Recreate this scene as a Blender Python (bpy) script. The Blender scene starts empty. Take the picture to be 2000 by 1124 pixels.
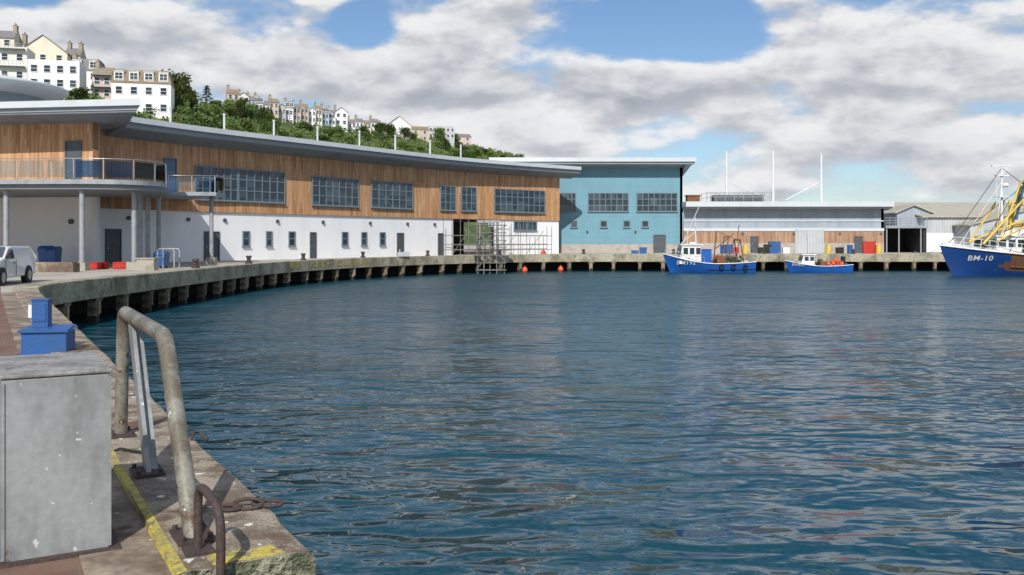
import bpy,bmesh,math,random
import numpy as np
from mathutils import Vector,Matrix,noise
random.seed(7)
F=1800.0; EYE=3.4; HZ=467.0; Q=1.8; G=Q-0.04
def X(px,Y): return (px-1000)/F*Y
def Z(py,Y): return EYE+(HZ-py)/F*Y
COL=bpy.context.scene.collection
cd=bpy.data.cameras.new('camera'); cd.lens=36*F/2000; cd.sensor_width=36; cd.shift_y=-(562-HZ)/2000; cd.clip_end=5000; cd.clip_start=.05
co=bpy.data.objects.new('camera',cd); COL.objects.link(co); co.location=(0,0,EYE); co.rotation_euler=(math.pi/2,0,0)
sc_=bpy.context.scene; sc_.camera=co
sc_.view_settings.view_transform='Standard'; sc_.view_settings.look='None'; sc_.view_settings.exposure=0
# ------------------------------------------------------------------ materials
def newmat(name):
    m=bpy.data.materials.new(name); m.use_nodes=True
    nt=m.node_tree; return m,nt,nt.nodes['Principled BSDF']
def ND(nt,t,**kw):
    n=nt.nodes.new(t)
    for k,v in kw.items(): setattr(n,k,v)
    return n
def math_(nt,op,a,b=None,c=None,clamp=False):
    n=nt.nodes.new('ShaderNodeMath'); n.operation=op; n.use_clamp=clamp
    for i,v in enumerate((a,b,c)):
        if v is None: continue
        if hasattr(v,'links'): nt.links.new(v,n.inputs[i])
        else: n.inputs[i].default_value=v
    return n.outputs[0]
def mixc(nt,f,a,b,bt='MIX'):
    n=nt.nodes.new('ShaderNodeMix'); n.data_type='RGBA'; n.blend_type=bt
    for i,v in ((0,f),(6,a),(7,b)):
        if hasattr(v,'links'): nt.links.new(v,n.inputs[i])
        elif i==0: n.inputs[0].default_value=v
        else: n.inputs[i].default_value=(v[0],v[1],v[2],1)
    return n.outputs[2]
def maprange(nt,v,a,b,c=0.,d=1.,smooth=True):
    n=nt.nodes.new('ShaderNodeMapRange')
    if smooth: n.interpolation_type='SMOOTHSTEP'
    nt.links.new(v,n.inputs[0])
    for i,x in enumerate((a,b,c,d)): n.inputs[i+1].default_value=x
    return n.outputs[0]
def coords(nt,kind='Object',scale=(1,1,1)):
    t=nt.nodes.new('ShaderNodeTexCoord'); m=nt.nodes.new('ShaderNodeMapping')
    nt.links.new(t.outputs[kind],m.inputs[0]); m.inputs['Scale'].default_value=scale
    return m.outputs[0]
def noisef(nt,vec,scale,detail=5,rough=.6,dist=0.):
    n=nt.nodes.new('ShaderNodeTexNoise'); nt.links.new(vec,n.inputs['Vector'])
    n.inputs['Scale'].default_value=scale; n.inputs['Detail'].default_value=detail
    n.inputs['Roughness'].default_value=rough; n.inputs['Distortion'].default_value=dist
    return n.outputs['Fac']
def bump(nt,b,h,strength=.4,dist=.02):
    n=nt.nodes.new('ShaderNodeBump'); nt.links.new(h,n.inputs['Height'])
    n.inputs['Strength'].default_value=strength; n.inputs['Distance'].default_value=dist
    nt.links.new(n.outputs[0],b.inputs['Normal'])
def wmat(name,col,dirt=None,rough=.6,metal=0.,scale=2.,lo=.45,hi=.75,fine=40.,fineamt=.18,bmp=0.,bd=.01,sc=(1,1,1),rust=None,rlo=.62,rhi=.7,rscale=5.,spots=None,randv=0.,coat=0.):
    m,nt,b=newmat(name)
    v=coords(nt,'Object',sc); v1=coords(nt,'Object')
    if dirt is None: dirt=tuple(c*.72 for c in col)
    n1=noisef(nt,v,scale,4,.65)
    c=mixc(nt,maprange(nt,n1,lo,hi),col,dirt)
    n2=noisef(nt,v1,fine,2,.6)
    g=maprange(nt,n2,.3,.7,1-fineamt,1+fineamt,False)
    cc=nt.nodes.new('ShaderNodeCombineColor')
    for i in range(3): nt.links.new(g,cc.inputs[i])
    c=mixc(nt,1.,c,cc.outputs[0],'MULTIPLY')
    if rust:
        n3=noisef(nt,v,rscale,5,.7); c=mixc(nt,maprange(nt,n3,rlo,rhi),c,rust)
    if spots:
        n4=noisef(nt,v1,spots[1],2,.5); c=mixc(nt,maprange(nt,n4,spots[2],spots[2]+.03),c,spots[0])
    if randv:
        oi=nt.nodes.new('ShaderNodeObjectInfo'); h=nt.nodes.new('ShaderNodeHueSaturation')
        nt.links.new(c,h.inputs['Color'])
        nt.links.new(maprange(nt,oi.outputs['Random'],0,1,1-randv,1+randv,False),h.inputs['Value']); c=h.outputs[0]
    nt.links.new(c,b.inputs['Base Color'])
    b.inputs['Roughness'].default_value=rough; b.inputs['Metallic'].default_value=metal
    if coat: b.inputs['Coat Weight'].default_value=coat
    if bmp: bump(nt,b,n2,bmp,bd)
    return m
M={}
M['white']=wmat('white_render',(.85,.85,.85),(.77,.77,.76),rough=.8,scale=.6,sc=(1,1,.35),fineamt=.03)
M['whitebase']=wmat('grey_plinth_concrete',(.42,.38,.34),(.28,.25,.22),rough=.9,scale=1.5)
M['steelgrey']=wmat('galvanised_steel',(.34,.36,.38),(.24,.26,.28),rough=.5,metal=.2,scale=2)
M['scaf']=wmat('old_scaffold_tube',(.22,.21,.185),(.13,.11,.09),rough=.6,scale=2)
M['roofgrey']=wmat('roof_sheet_light_grey',(.57,.60,.62),(.50,.53,.55),rough=.6,metal=0,scale=.5,fineamt=.03)
M['fascia']=wmat('roof_fascia_mid_grey',(.30,.33,.355),(.25,.28,.305),rough=.6,metal=0,scale=.5,fineamt=.04)
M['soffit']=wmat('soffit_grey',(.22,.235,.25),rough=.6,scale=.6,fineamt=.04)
M['frame']=wmat('window_frame_slate',(.16,.225,.27),rough=.5,scale=4,fineamt=.05)
M['framewhite']=wmat('window_frame_white',(.75,.75,.73),rough=.5,fineamt=.03)
M['flue']=wmat('flue_steel',(.56,.57,.58),rough=.45,fineamt=.03)
M['door']=wmat('door_dark_grey',(.08,.09,.10),rough=.5)
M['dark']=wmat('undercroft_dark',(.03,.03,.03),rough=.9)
def glassmat(name,tint=(.022,.035,.048),pale=(.075,.105,.13),r=.08,uv=True):
    m,nt,b=newmat(name)
    if uv:
        t=nt.nodes.new('ShaderNodeTexCoord'); s=nt.nodes.new('ShaderNodeSeparateXYZ'); nt.links.new(t.outputs['UV'],s.inputs[0])
        cv=nt.nodes.new('ShaderNodeCombineXYZ'); nt.links.new(math_(nt,'FLOOR',math_(nt,'DIVIDE',s.outputs[0],.8)),cv.inputs[0]); nt.links.new(math_(nt,'FLOOR',math_(nt,'DIVIDE',s.outputs[1],.82)),cv.inputs[1])
        oi=nt.nodes.new('ShaderNodeObjectInfo'); nt.links.new(oi.outputs['Random'],cv.inputs[2])
        wn=ND(nt,'ShaderNodeTexWhiteNoise',noise_dimensions='3D'); nt.links.new(cv.outputs[0],wn.inputs['Vector']); f=maprange(nt,wn.outputs['Value'],.35,1.,0,.8)
    else:
        oi=nt.nodes.new('ShaderNodeObjectInfo'); f=maprange(nt,oi.outputs['Random'],.4,1.,0,.5)
    c=mixc(nt,f,tint,pale)
    nt.links.new(c,b.inputs['Base Color']); b.inputs['Roughness'].default_value=r
    b.inputs['Specular IOR Level'].default_value=.5
    return m
M['glass']=glassmat('window_glass')
M['hglass']=glassmat('house_window_glass',uv=False)
M['glassblue']=glassmat('blue_window_glass',(.02,.07,.16),(.05,.12,.25))
def seeglass(name,tint):
    m,nt,b=newmat(name)
    out=nt.nodes['Material Output']; tr=nt.nodes.new('ShaderNodeBsdfTransparent'); gl=nt.nodes.new('ShaderNodeBsdfGlossy')
    tr.inputs[0].default_value=(*tint,1); gl.inputs['Roughness'].default_value=.02
    lw=nt.nodes.new('ShaderNodeLayerWeight'); lw.inputs[0].default_value=.35
    mx=nt.nodes.new('ShaderNodeMixShader'); nt.links.new(lw.outputs['Fresnel'],mx.inputs[0])
    nt.links.new(tr.outputs[0],mx.inputs[1]); nt.links.new(gl.outputs[0],mx.inputs[2]); nt.links.new(mx.outputs[0],out.inputs[0])
    return m
M['seeglass']=seeglass('clear_balustrade_glass',(.76,.86,.97)); M['seeblue']=seeglass('blue_balustrade_glass',(.26,.46,.80))
def woodmat(name,cols,bw=.145):
    m,nt,b=newmat(name)
    t=nt.nodes.new('ShaderNodeTexCoord'); s=nt.nodes.new('ShaderNodeSeparateXYZ'); nt.links.new(t.outputs['UV'],s.inputs[0])
    u=math_(nt,'DIVIDE',s.outputs[0],bw); fl=math_(nt,'FLOOR',u); fr=math_(nt,'FRACT',u)
    wn0=ND(nt,'ShaderNodeTexWhiteNoise',noise_dimensions='1D'); nt.links.new(fl,wn0.inputs['W'])
    vv=math_(nt,'FLOOR',math_(nt,'ADD',math_(nt,'DIVIDE',s.outputs[1],2.6),wn0.outputs['Value']))
    wn=ND(nt,'ShaderNodeTexWhiteNoise',noise_dimensions='2D')
    cv=nt.nodes.new('ShaderNodeCombineXYZ'); nt.links.new(fl,cv.inputs[0]); nt.links.new(vv,cv.inputs[1]); nt.links.new(cv.outputs[0],wn.inputs['Vector'])
    r=nt.nodes.new('ShaderNodeValToRGB'); nt.links.new(wn.outputs['Value'],r.inputs[0])
    el=r.color_ramp.elements
    el[0].color=(*cols[0],1); el[1].color=(*cols[-1],1)
    for i,c in enumerate(cols[1:-1]):
        e=el.new((i+1)/(len(cols)-1)); e.color=(*c,1)
    mp=nt.nodes.new('ShaderNodeMapping'); nt.links.new(t.outputs['UV'],mp.inputs[0]); mp.inputs['Scale'].default_value=(9,.5,1)
    n=noisef(nt,mp.outputs[0],1.5,3,.6)
    c=mixc(nt,maprange(nt,n,.4,.8,0,.6),r.outputs[0],(cols[0][0]*.55,cols[0][1]*.5,cols[0][2]*.5))
    mp3=nt.nodes.new('ShaderNodeMapping'); nt.links.new(t.outputs['UV'],mp3.inputs[0]); mp3.inputs['Scale'].default_value=(1.8,.12,1)
    n3=noisef(nt,mp3.outputs[0],1.,3,.65); c=mixc(nt,maprange(nt,n3,.42,.72,0,.65),c,(cols[0][0]*.72,cols[0][1]*.62,cols[0][2]*.55))
    gap=maprange(nt,fr,.0,.09,0,1)
    c=mixc(nt,math_(nt,'MULTIPLY',math_(nt,'SUBTRACT',1.,gap),.7),c,(.07,.04,.02))
    nt.links.new(c,b.inputs['Base Color']); b.inputs['Roughness'].default_value=.75
    bump(nt,b,gap,.5,.02)
    return m
M['wood']=woodmat('cedar_cladding',[(.43,.215,.095),(.65,.36,.175),(.52,.265,.12),(.71,.44,.24),(.57,.305,.145)])
M['woodlow']=woodmat('weathered_timber_cladding',[(.32,.19,.12),(.46,.29,.18),(.39,.23,.14),(.50,.33,.22)],.16)
def panelmat(name,col,joint,pw,ph,jw=.02):
    m,nt,b=newmat(name)
    t=nt.nodes.new('ShaderNodeTexCoord'); s=nt.nodes.new('ShaderNodeSeparateXYZ'); nt.links.new(t.outputs['UV'],s.inputs[0])
    a=math_(nt,'FRACT',math_(nt,'DIVIDE',s.outputs[0],pw)); c2=math_(nt,'FRACT',math_(nt,'DIVIDE',s.outputs[1],ph))
    j=math_(nt,'MAXIMUM',math_(nt,'LESS_THAN',a,jw/pw*1.5),math_(nt,'LESS_THAN',c2,jw/ph*1.5))
    v=coords(nt,'Object',(1,1,.4)); n=noisef(nt,v,.5,3,.6)
    c=mixc(nt,maprange(nt,n,.35,.7),col,tuple(x*.9 for x in col))
    c=mixc(nt,j,c,joint); nt.links.new(c,b.inputs['Base Color']); b.inputs['Roughness'].default_value=.5
    return m
M['teal']=panelmat('teal_cladding_panel',(.155,.325,.395),(.12,.26,.32),3.6,1.2,.02)
def corrug(name,col,pitch=.25,amt=.35):
    m,nt,b=newmat(name)
    t=nt.nodes.new('ShaderNodeTexCoord'); s=nt.nodes.new('ShaderNodeSeparateXYZ'); nt.links.new(t.outputs['UV'],s.inputs[0])
    w=math_(nt,'SINE',math_(nt,'MULTIPLY',s.outputs[0],6.2832/pitch))
    v=coords(nt,'Object',(1,1,.4)); n=noisef(nt,v,.7,4,.6)
    c=mixc(nt,maprange(nt,n,.4,.7),col,tuple(x*.82 for x in col))
    c=mixc(nt,maprange(nt,w,-1,1,0,amt),c,tuple(x*.55 for x in col))
    nt.links.new(c,b.inputs['Base Color']); b.inputs['Roughness'].default_value=.55
    bump(nt,b,w,.15 if amt<.2 else .4,.03); return m
M['corrgrey']=corrug('profiled_sheet_grey',(.36,.41,.465),.3,.12)
M['corrlight']=corrug('profiled_sheet_pale',(.50,.52,.53),.35,.25)
M['corrroof']=corrug('old_corrugated_roof',(.48,.44,.35),.6,.3)
M['conc']=wmat('quay_concrete',(.33,.275,.205),(.16,.12,.085),rough=.9,scale=1.1,lo=.36,hi=.6,fine=18,fineamt=.25,bmp=.4,rust=(.13,.075,.05),rlo=.54,rhi=.66,rscale=1.4,spots=((.6,.58,.52),10,.71))
M['blockconc']=wmat('block_concrete',(.38,.35,.29),(.22,.2,.15),rough=.9,scale=2,fineamt=.2)
M['concside']=wmat('quay_beam_concrete',(.40,.37,.27),(.20,.18,.12),rough=.95,scale=.8,sc=(1,1,.7),lo=.4,hi=.68,fine=8,fineamt=.3,bmp=.4,bd=.03,rust=(.13,.105,.06),rlo=.58,rhi=.7,rscale=1.5)
M['apron']=wmat('apron_concrete',(.42,.38,.33),(.28,.25,.20),rough=.95,scale=.25,fine=6,fineamt=.12)
M['pile']=wmat('concrete_pile',(.27,.215,.145),(.085,.07,.045),rough=.95,scale=1.8,lo=.35,hi=.62,fine=9,fineamt=.3,randv=.45)
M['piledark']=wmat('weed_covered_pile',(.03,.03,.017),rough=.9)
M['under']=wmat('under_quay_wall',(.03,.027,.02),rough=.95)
M['yellow']=wmat('worn_yellow_paint',(.50,.41,.07),(.30,.25,.11),rough=.85,scale=6,lo=.42,hi=.62,fine=60,fineamt=.3,rust=(.20,.16,.11),rlo=.54,rhi=.61,rscale=9)
M['blue']=wmat('blue_painted_steel',(.022,.10,.30),(.03,.09,.22),rough=.45,scale=4,rust=(.16,.07,.03),rlo=.66,rhi=.70,rscale=9)
M['hullblue']=wmat('hull_blue_paint',(.015,.11,.42),(.02,.09,.30),rough=.35,scale=1.2,rust=(.16,.07,.03),rlo=.60,rhi=.70,rscale=1.7,sc=(1,1,.5))
M['hullnavy']=wmat('trawler_hull_blue',(.012,.06,.24),(.02,.055,.17),rough=.4,scale=1.,rust=(.18,.08,.03),rlo=.62,rhi=.72,rscale=1.6,sc=(1,1,.35))
M['rust']=wmat('rusty_steel',(.20,.085,.04),(.09,.04,.025),rough=.85,scale=3,fine=20,fineamt=.3)
M['boatwhite']=wmat('boat_white_paint',(.78,.78,.76),(.62,.60,.55),rough=.4,scale=2,rust=(.30,.16,.08),rlo=.68,rhi=.78,rscale=3)
M['derrick']=wmat('derrick_yellow_paint',(.66,.47,.08),(.42,.30,.08),rough=.5,scale=2,rust=(.2,.1,.05),rlo=.64,rhi=.70)
M['red']=wmat('red_plastic',(.52,.035,.02),rough=.45,fineamt=.08)
M['orange']=wmat('orange_buoy',(.75,.10,.03),(.6,.09,.04),rough=.45,fineamt=.05)
M['black']=wmat('black_rubber',(.015,.015,.015),rough=.7)
M['letter']=wmat('white_lettering',(.75,.75,.75),(.6,.6,.6),rough=.5,fineamt=.05)
M['net']=wmat('fishing_net_green',(.05,.09,.06),(.16,.08,.04),rough=.95,scale=3,fine=30,fineamt=.4,bmp=.6)
M['carwhite']=wmat('white_car_paint',(.76,.76,.77),(.72,.72,.72),rough=.25,fineamt=.01,coat=.5)
M['lens']=wmat('lamp_lens',(.6,.6,.6),rough=.1,fineamt=.02)
M['redlens']=wmat('red_tail_lens',(.4,.02,.02),rough=.2)
M['chrome']=wmat('dull_wheel_metal',(.45,.45,.46),rough=.35,metal=.7,fineamt=.03)
M['railpaint']=wmat('worn_rail_paint',(.27,.26,.215),(.15,.13,.095),rough=.42,metal=.15,scale=4,lo=.38,hi=.62,fine=45,fineamt=.18,bmp=.15,bd=.004,rust=(.10,.062,.04),rlo=.57,rhi=.63,rscale=7,spots=((.58,.57,.53),18,.685))
M['darkiron']=wmat('rusty_dark_iron',(.055,.04,.037),(.10,.05,.035),rough=.75,scale=14,fine=60,fineamt=.35,bmp=.6,bd=.006)
M['galv']=wmat('dull_galvanised_box',(.33,.345,.345),(.22,.23,.225),rough=.5,metal=.15,scale=2.6,lo=.38,hi=.60,sc=(1,1,.4),fine=25,fineamt=.08,rust=(.15,.10,.07),rlo=.60,rhi=.67,rscale=5,spots=((.58,.58,.56),16,.68))
M['boxlid']=wmat('oily_box_lid',(.30,.295,.28),(.19,.18,.165),rough=.55,scale=4,lo=.4,hi=.62,fine=25,fineamt=.25,rust=(.12,.09,.07),rlo=.58,rhi=.66,rscale=5,spots=((.5,.5,.46),14,.69))
M['nearconc']=wmat('worn_coping_concrete',(.34,.29,.22),(.17,.13,.095),rough=.9,scale=3.2,lo=.40,hi=.60,fine=60,fineamt=.4,bmp=.8,bd=.012,rust=(.13,.075,.05),rlo=.52,rhi=.64,rscale=1.6,spots=((.66,.64,.58),9,.68))
M['mossconc']=wmat('mossy_concrete_face',(.27,.26,.18),(.09,.10,.055),rough=.95,scale=4.5,lo=.38,hi=.6,fine=22,fineamt=.45,bmp=1.,bd=.05,rust=(.05,.045,.03),rlo=.6,rhi=.66,rscale=9)
def brickmat():
    m,nt,b=newmat('brick_paving')
    v=coords(nt,'Object')
    rot=nt.nodes.new('ShaderNodeMapping'); nt.links.new(v,rot.inputs[0]); rot.inputs['Rotation'].default_value=(0,0,math.radians(-30))
    br=nt.nodes.new('ShaderNodeTexBrick'); nt.links.new(rot.outputs[0],br.inputs['Vector'])
    br.inputs['Scale'].default_value=1.; br.inputs['Brick Width'].default_value=.21; br.inputs['Row Height'].default_value=.105
    br.inputs['Mortar Size'].default_value=.006; br.inputs['Color1'].default_value=(.20,.085,.06,1); br.inputs['Color2'].default_value=(.14,.065,.048,1)
    br.inputs['Mortar'].default_value=(.14,.11,.08,1); br.inputs['Mortar Smooth'].default_value=.3
    n=noisef(nt,v,1.3,5,.65); c=mixc(nt,maprange(nt,n,.42,.66,0,.85),br.outputs['Color'],(.19,.14,.095))
    n2=noisef(nt,v,7,4,.6); c=mixc(nt,maprange(nt,n2,.55,.75,0,.7),c,(.06,.045,.035))
    n3=noisef(nt,v,14,2,.5); c=mixc(nt,maprange(nt,n3,.71,.73),c,(.55,.53,.48))
    nt.links.new(c,b.inputs['Base Color']); b.inputs['Roughness'].default_value=.85
    bump(nt,b,math_(nt,'SUBTRACT',noisef(nt,v,40,2,.6),br.outputs['Fac']),.5,.008); return m
M['brick']=brickmat()
def leafmat(name,a,b_,c_):
    m,nt,b=newmat(name)
    v=coords(nt,'Object'); n=noisef(nt,v,.9,2,.6)
    g=nt.nodes.new('ShaderNodeNewGeometry')
    c=mixc(nt,maprange(nt,n,.35,.65),a,b_)
    c=mixc(nt,maprange(nt,g.outputs['Random Per Island'],0,1,0,.6,False),c,c_)
    oi=nt.nodes.new('ShaderNodeObjectInfo'); h=nt.nodes.new('ShaderNodeHueSaturation'); nt.links.new(c,h.inputs['Color'])
    nt.links.new(maprange(nt,oi.outputs['Random'],0,1,.75,1.25,False),h.inputs['Value'])
    nt.links.new(maprange(nt,oi.outputs['Random'],0,1,.48,.515,False),h.inputs['Hue'])
    nt.links.new(h.outputs[0],b.inputs['Base Color']); b.inputs['Roughness'].default_value=.65
    b.inputs['Specular IOR Level'].default_value=.25
    return m
M['leaf']=leafmat('tree_foliage',(.085,.145,.035),(.16,.215,.055),(.055,.10,.025))
M['leafdark']=leafmat('dark_conifer_foliage',(.015,.035,.015),(.03,.05,.02),(.01,.02,.01))
M['scrub']=leafmat('scrub_foliage',(.10,.155,.04),(.17,.215,.06),(.06,.105,.025))
M['bark']=wmat('bark',(.12,.09,.06),rough=.9)
M['hill']=wmat('hill_grass',(.12,.165,.045),(.06,.10,.03),rough=.95,scale=.09,lo=.35,hi=.6,fine=1.2,fineamt=.5,rust=(.20,.17,.09),rlo=.68,rhi=.76,rscale=.12)

# ------------------------------------------------------------------ mesh builder
class MB:
    def __init__(s): s.v=[];s.f=[];s.m=[];s.uv={};s.cm=0;s.sm=[];s.cs=False
    def mat(s,i): s.cm=i; return s
    def smooth(s,b=True): s.cs=b; return s
    def add(s,vs,fs,uvs=None):
        o=len(s.v); s.v+= [tuple(v) for v in vs]
        for k,f in enumerate(fs):
            if uvs: s.uv[len(s.f)]=[uvs[i] for i in f]
            s.f.append([i+o for i in f]); s.m.append(s.cm); s.sm.append(s.cs)
        return s
    def box(s,cx,cy,cz,sx,sy,sz,rz=0.,rx=0.,ry=0.):
        R=Matrix.Rotation(rz,3,'Z')@Matrix.Rotation(ry,3,'Y')@Matrix.Rotation(rx,3,'X'); vs=[]
        for a,b,c in ((-1,-1,-1),(1,-1,-1),(1,1,-1),(-1,1,-1),(-1,-1,1),(1,-1,1),(1,1,1),(-1,1,1)):
            p=R@Vector((a*sx/2,b*sy/2,c*sz/2)); vs.append((p.x+cx,p.y+cy,p.z+cz))
        return s.add(vs,[(0,3,2,1),(4,5,6,7),(0,1,5,4),(1,2,6,5),(2,3,7,6),(3,0,4,7)])
    def obox(s,p0,p1,o0,o1,z0,z1):
        d=Vector((p1[0]-p0[0],p1[1]-p0[1])).normalized(); n=Vector((d.y,-d.x)); L=(Vector(p1[:2])-Vector(p0[:2])).length
        vs=[]
        for z in (z0,z1):
            for p,o in ((p0,o1),(p1,o1),(p1,o0),(p0,o0)): vs.append((p[0]+n.x*o,p[1]+n.y*o,z))
        us=[(0,z0),(L,z0),(L,z0),(0,z0),(0,z1),(L,z1),(L,z1),(0,z1)]
        return s.add(vs,[(0,3,2,1),(4,5,6,7),(0,1,5,4),(1,2,6,5),(2,3,7,6),(3,0,4,7)],us)
    def cyl(s,p0,p1,r,seg=12,r2=None,caps=True):
        p0=Vector(p0);p1=Vector(p1); r2=r if r2 is None else r2
        d=(p1-p0).normalized(); a=d.orthogonal().normalized(); b=d.cross(a); vs=[]
        for p,rr in ((p0,r),(p1,r2)):
            for i in range(seg):
                t=2*math.pi*i/seg; vs.append(p+a*math.cos(t)*rr+b*math.sin(t)*rr)
        sv=s.cs; s.cs=True
        s.add(vs,[(i,(i+1)%seg,seg+(i+1)%seg,seg+i) for i in range(seg)]); s.cs=sv
        if caps: s.add(vs,[tuple(range(seg))[::-1],tuple(range(seg,2*seg))])
        return s
    def tube(s,pts,r,seg=10,closed=False):
        pts=[Vector(p) for p in pts]; n=len(pts); rings=[]; up=None
        for i,p in enumerate(pts):
            if closed: d=(pts[(i+1)%n]-pts[i-1]).normalized()
            else: d=((pts[min(i+1,n-1)]-pts[max(i-1,0)])).normalized()
            if up is None: up=d.orthogonal().normalized()
            up=(up-d*up.dot(d)).normalized(); b=d.cross(up)
            rings.append([p+up*math.cos(2*math.pi*k/seg)*r+b*math.sin(2*math.pi*k/seg)*r for k in range(seg)])
        vs=[v for R in rings for v in R]; fs=[]
        for i in range(n if closed else n-1):
            j=(i+1)%n
            for k in range(seg): fs.append((i*seg+k,i*seg+(k+1)%seg,j*seg+(k+1)%seg,j*seg+k))
        sv=s.cs; s.cs=True; s.add(vs,fs); s.cs=sv
        if not closed: s.add(vs,[tuple(range(seg)),tuple(range((n-1)*seg,n*seg))])
        return s
    def prism(s,poly,z0,z1):
        n=len(poly); vs=[(p[0],p[1],z0) for p in poly]+[(p[0],p[1],z1) for p in poly]
        return s.add(vs,[tuple(range(n))[::-1],tuple(range(n,2*n))]+[(i,(i+1)%n,n+(i+1)%n,n+i) for i in range(n)])
    def rings(s,rings,caps=True):
        n=len(rings[0]); vs=[v for r in rings for v in r]; fs=[]
        for j in range(len(rings)-1):
            for i in range(n): fs.append((j*n+i,j*n+(i+1)%n,(j+1)*n+(i+1)%n,(j+1)*n+i))
        if caps: fs+=[tuple(range(n))[::-1],tuple(range((len(rings)-1)*n,len(rings)*n))]
        return s.add(vs,fs)
    def sweep(s,path,sec,caps=True):
        n=len(sec); vs=[];us=[]; S=0
        nr=normals(path)
        for i,p in enumerate(path):
            if i: S+=math.dist(path[i-1],p)
            for k,(o,z) in enumerate(sec):
                vs.append((p[0]+nr[i][0]*o,p[1]+nr[i][1]*o,z)); us.append((S,z))
        fs=[]
        for i in range(len(path)-1):
            for k in range(n): fs.append((i*n+k,i*n+(k+1)%n,(i+1)*n+(k+1)%n,(i+1)*n+k))
        if caps: fs+=[tuple(range(n)),tuple(range((len(path)-1)*n,len(path)*n))[::-1]]
        return s.add(vs,fs,us)
    def mesh(s,name,mats,recalc=True):
        me=bpy.data.meshes.new(name); me.from_pydata(s.v,[],s.f)
        me.polygons.foreach_set('material_index',s.m); me.polygons.foreach_set('use_smooth',s.sm)
        if s.uv:
            ul=me.uv_layers.new(name='UVMap')
            for fi,us in s.uv.items():
                pl=me.polygons[fi]
                for li,u in zip(pl.loop_indices,us): ul.data[li].uv=u
        for m in mats: me.materials.append(M[m] if isinstance(m,str) else m)
        if recalc:
            bm=bmesh.new(); bm.from_mesh(me); bmesh.ops.recalc_face_normals(bm,faces=bm.faces); bm.to_mesh(me); bm.free()
        me.update(); return me
def normals(path):
    out=[]; n=len(path)
    for i in range(n):
        ds=[]
        if i>0: ds.append((Vector(path[i])-Vector(path[i-1])).normalized())
        if i<n-1: ds.append((Vector(path[i+1])-Vector(path[i])).normalized())
        d=sum(ds,Vector((0,0))).normalized(); c=max(.5,d.dot(ds[0])); out.append((d.y/c,-d.x/c))
    return out
def catmull(P,sub=5):
    P=[Vector(p) for p in P]; out=[]
    Q_=[2*P[0]-P[1]]+P+[2*P[-1]-P[-2]]
    for i in range(1,len(Q_)-2):
        a,b,c,d=Q_[i-1:i+3]
        for k in range(sub):
            t=k/sub; out.append(.5*((2*b)+(c-a)*t+(2*a-5*b+4*c-d)*t*t+(3*b-a-3*c+d)*t**3))
    out.append(P[-1]); return [tuple(p) for p in out]
def hit(path,px):
    k=(px-1000)/F
    S=0
    for i in range(len(path)-1):
        a,b=path[i],path[i+1]; fa=a[0]-k*a[1]; fb=b[0]-k*b[1]; L=math.dist(a,b)
        if fa*fb<=0 and fa!=fb:
            t=fa/(fa-fb); return (a[0]+(b[0]-a[0])*t,a[1]+(b[1]-a[1])*t),S+L*t
        S+=L
    raise ValueError('no hit %s'%px)
def at(path,s_):
    S=0
    for i in range(len(path)-1):
        a,b=path[i],path[i+1]; L=math.dist(a,b)
        if s_<=S+L or i==len(path)-2:
            t=(s_-S)/L; d=((b[0]-a[0])/L,(b[1]-a[1])/L); return (a[0]+(b[0]-a[0])*t,a[1]+(b[1]-a[1])*t),d
        S+=L
def sub(path,s0,s1):
    out=[at(path,s0)[0]]; S=0
    for i in range(len(path)-1):
        S+=math.dist(path[i],path[i+1])
        if s0+.05<S<s1-.05: out.append(tuple(path[i+1]))
    out.append(at(path,s1)[0]); return out
# ------------------------------------------------------------------ object helpers
def obj(name,data,parent=None,label=None,category=None,group=None,kind=None,loc=(0,0,0),rot=0.):
    o=bpy.data.objects.new(name,data); COL.objects.link(o); o.location=loc; o.rotation_euler=(0,0,rot)
    if parent: o.parent=parent
    if label: o['label']=label
    if category: o['category']=category
    if group: o['group']=group
    if kind: o['kind']=kind
    return o
def thing(name,label,category,loc=(0,0,0),rot=0.,group=None):
    e=obj(name,None,None,label,category,group,None,loc,rot); e.empty_display_size=.3; return e
def part(par,name,mb,mats,label=None): return obj(name,mb.mesh(name,mats),par,label)
def single(name,mb,mats,label=None,category=None,loc=(0,0,0),rot=0.,group=None,kind=None):
    return obj(name,mb.mesh(name,mats),None,label,category,group,kind,loc,rot)
def clone(o,loc,rot=None,scale=None,parent=None,label=None):
    c=o.copy(); COL.objects.link(c)
    if parent is None:
        c.location=loc
        if rot is not None: c.rotation_euler=(0,0,rot)
        if scale is not None: c.scale=(scale,)*3 if not hasattr(scale,'__len__') else scale
        if label: c['label']=label
    else: c.parent=parent
    for ch in list(o.children): clone(ch,None,parent=c)
    return c
def text_mesh(s_,size,ext=.01):
    cu=bpy.data.curves.new('t','FONT'); cu.body=s_; cu.size=size; cu.extrude=ext; cu.offset=size*.01; cu.resolution_u=3; cu.space_character=1.08
    o=bpy.data.objects.new('t',cu); COL.objects.link(o); dg=bpy.context.evaluated_depsgraph_get()
    me=bpy.data.meshes.new_from_object(o.evaluated_get(dg)); bpy.data.objects.remove(o); return me

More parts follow.
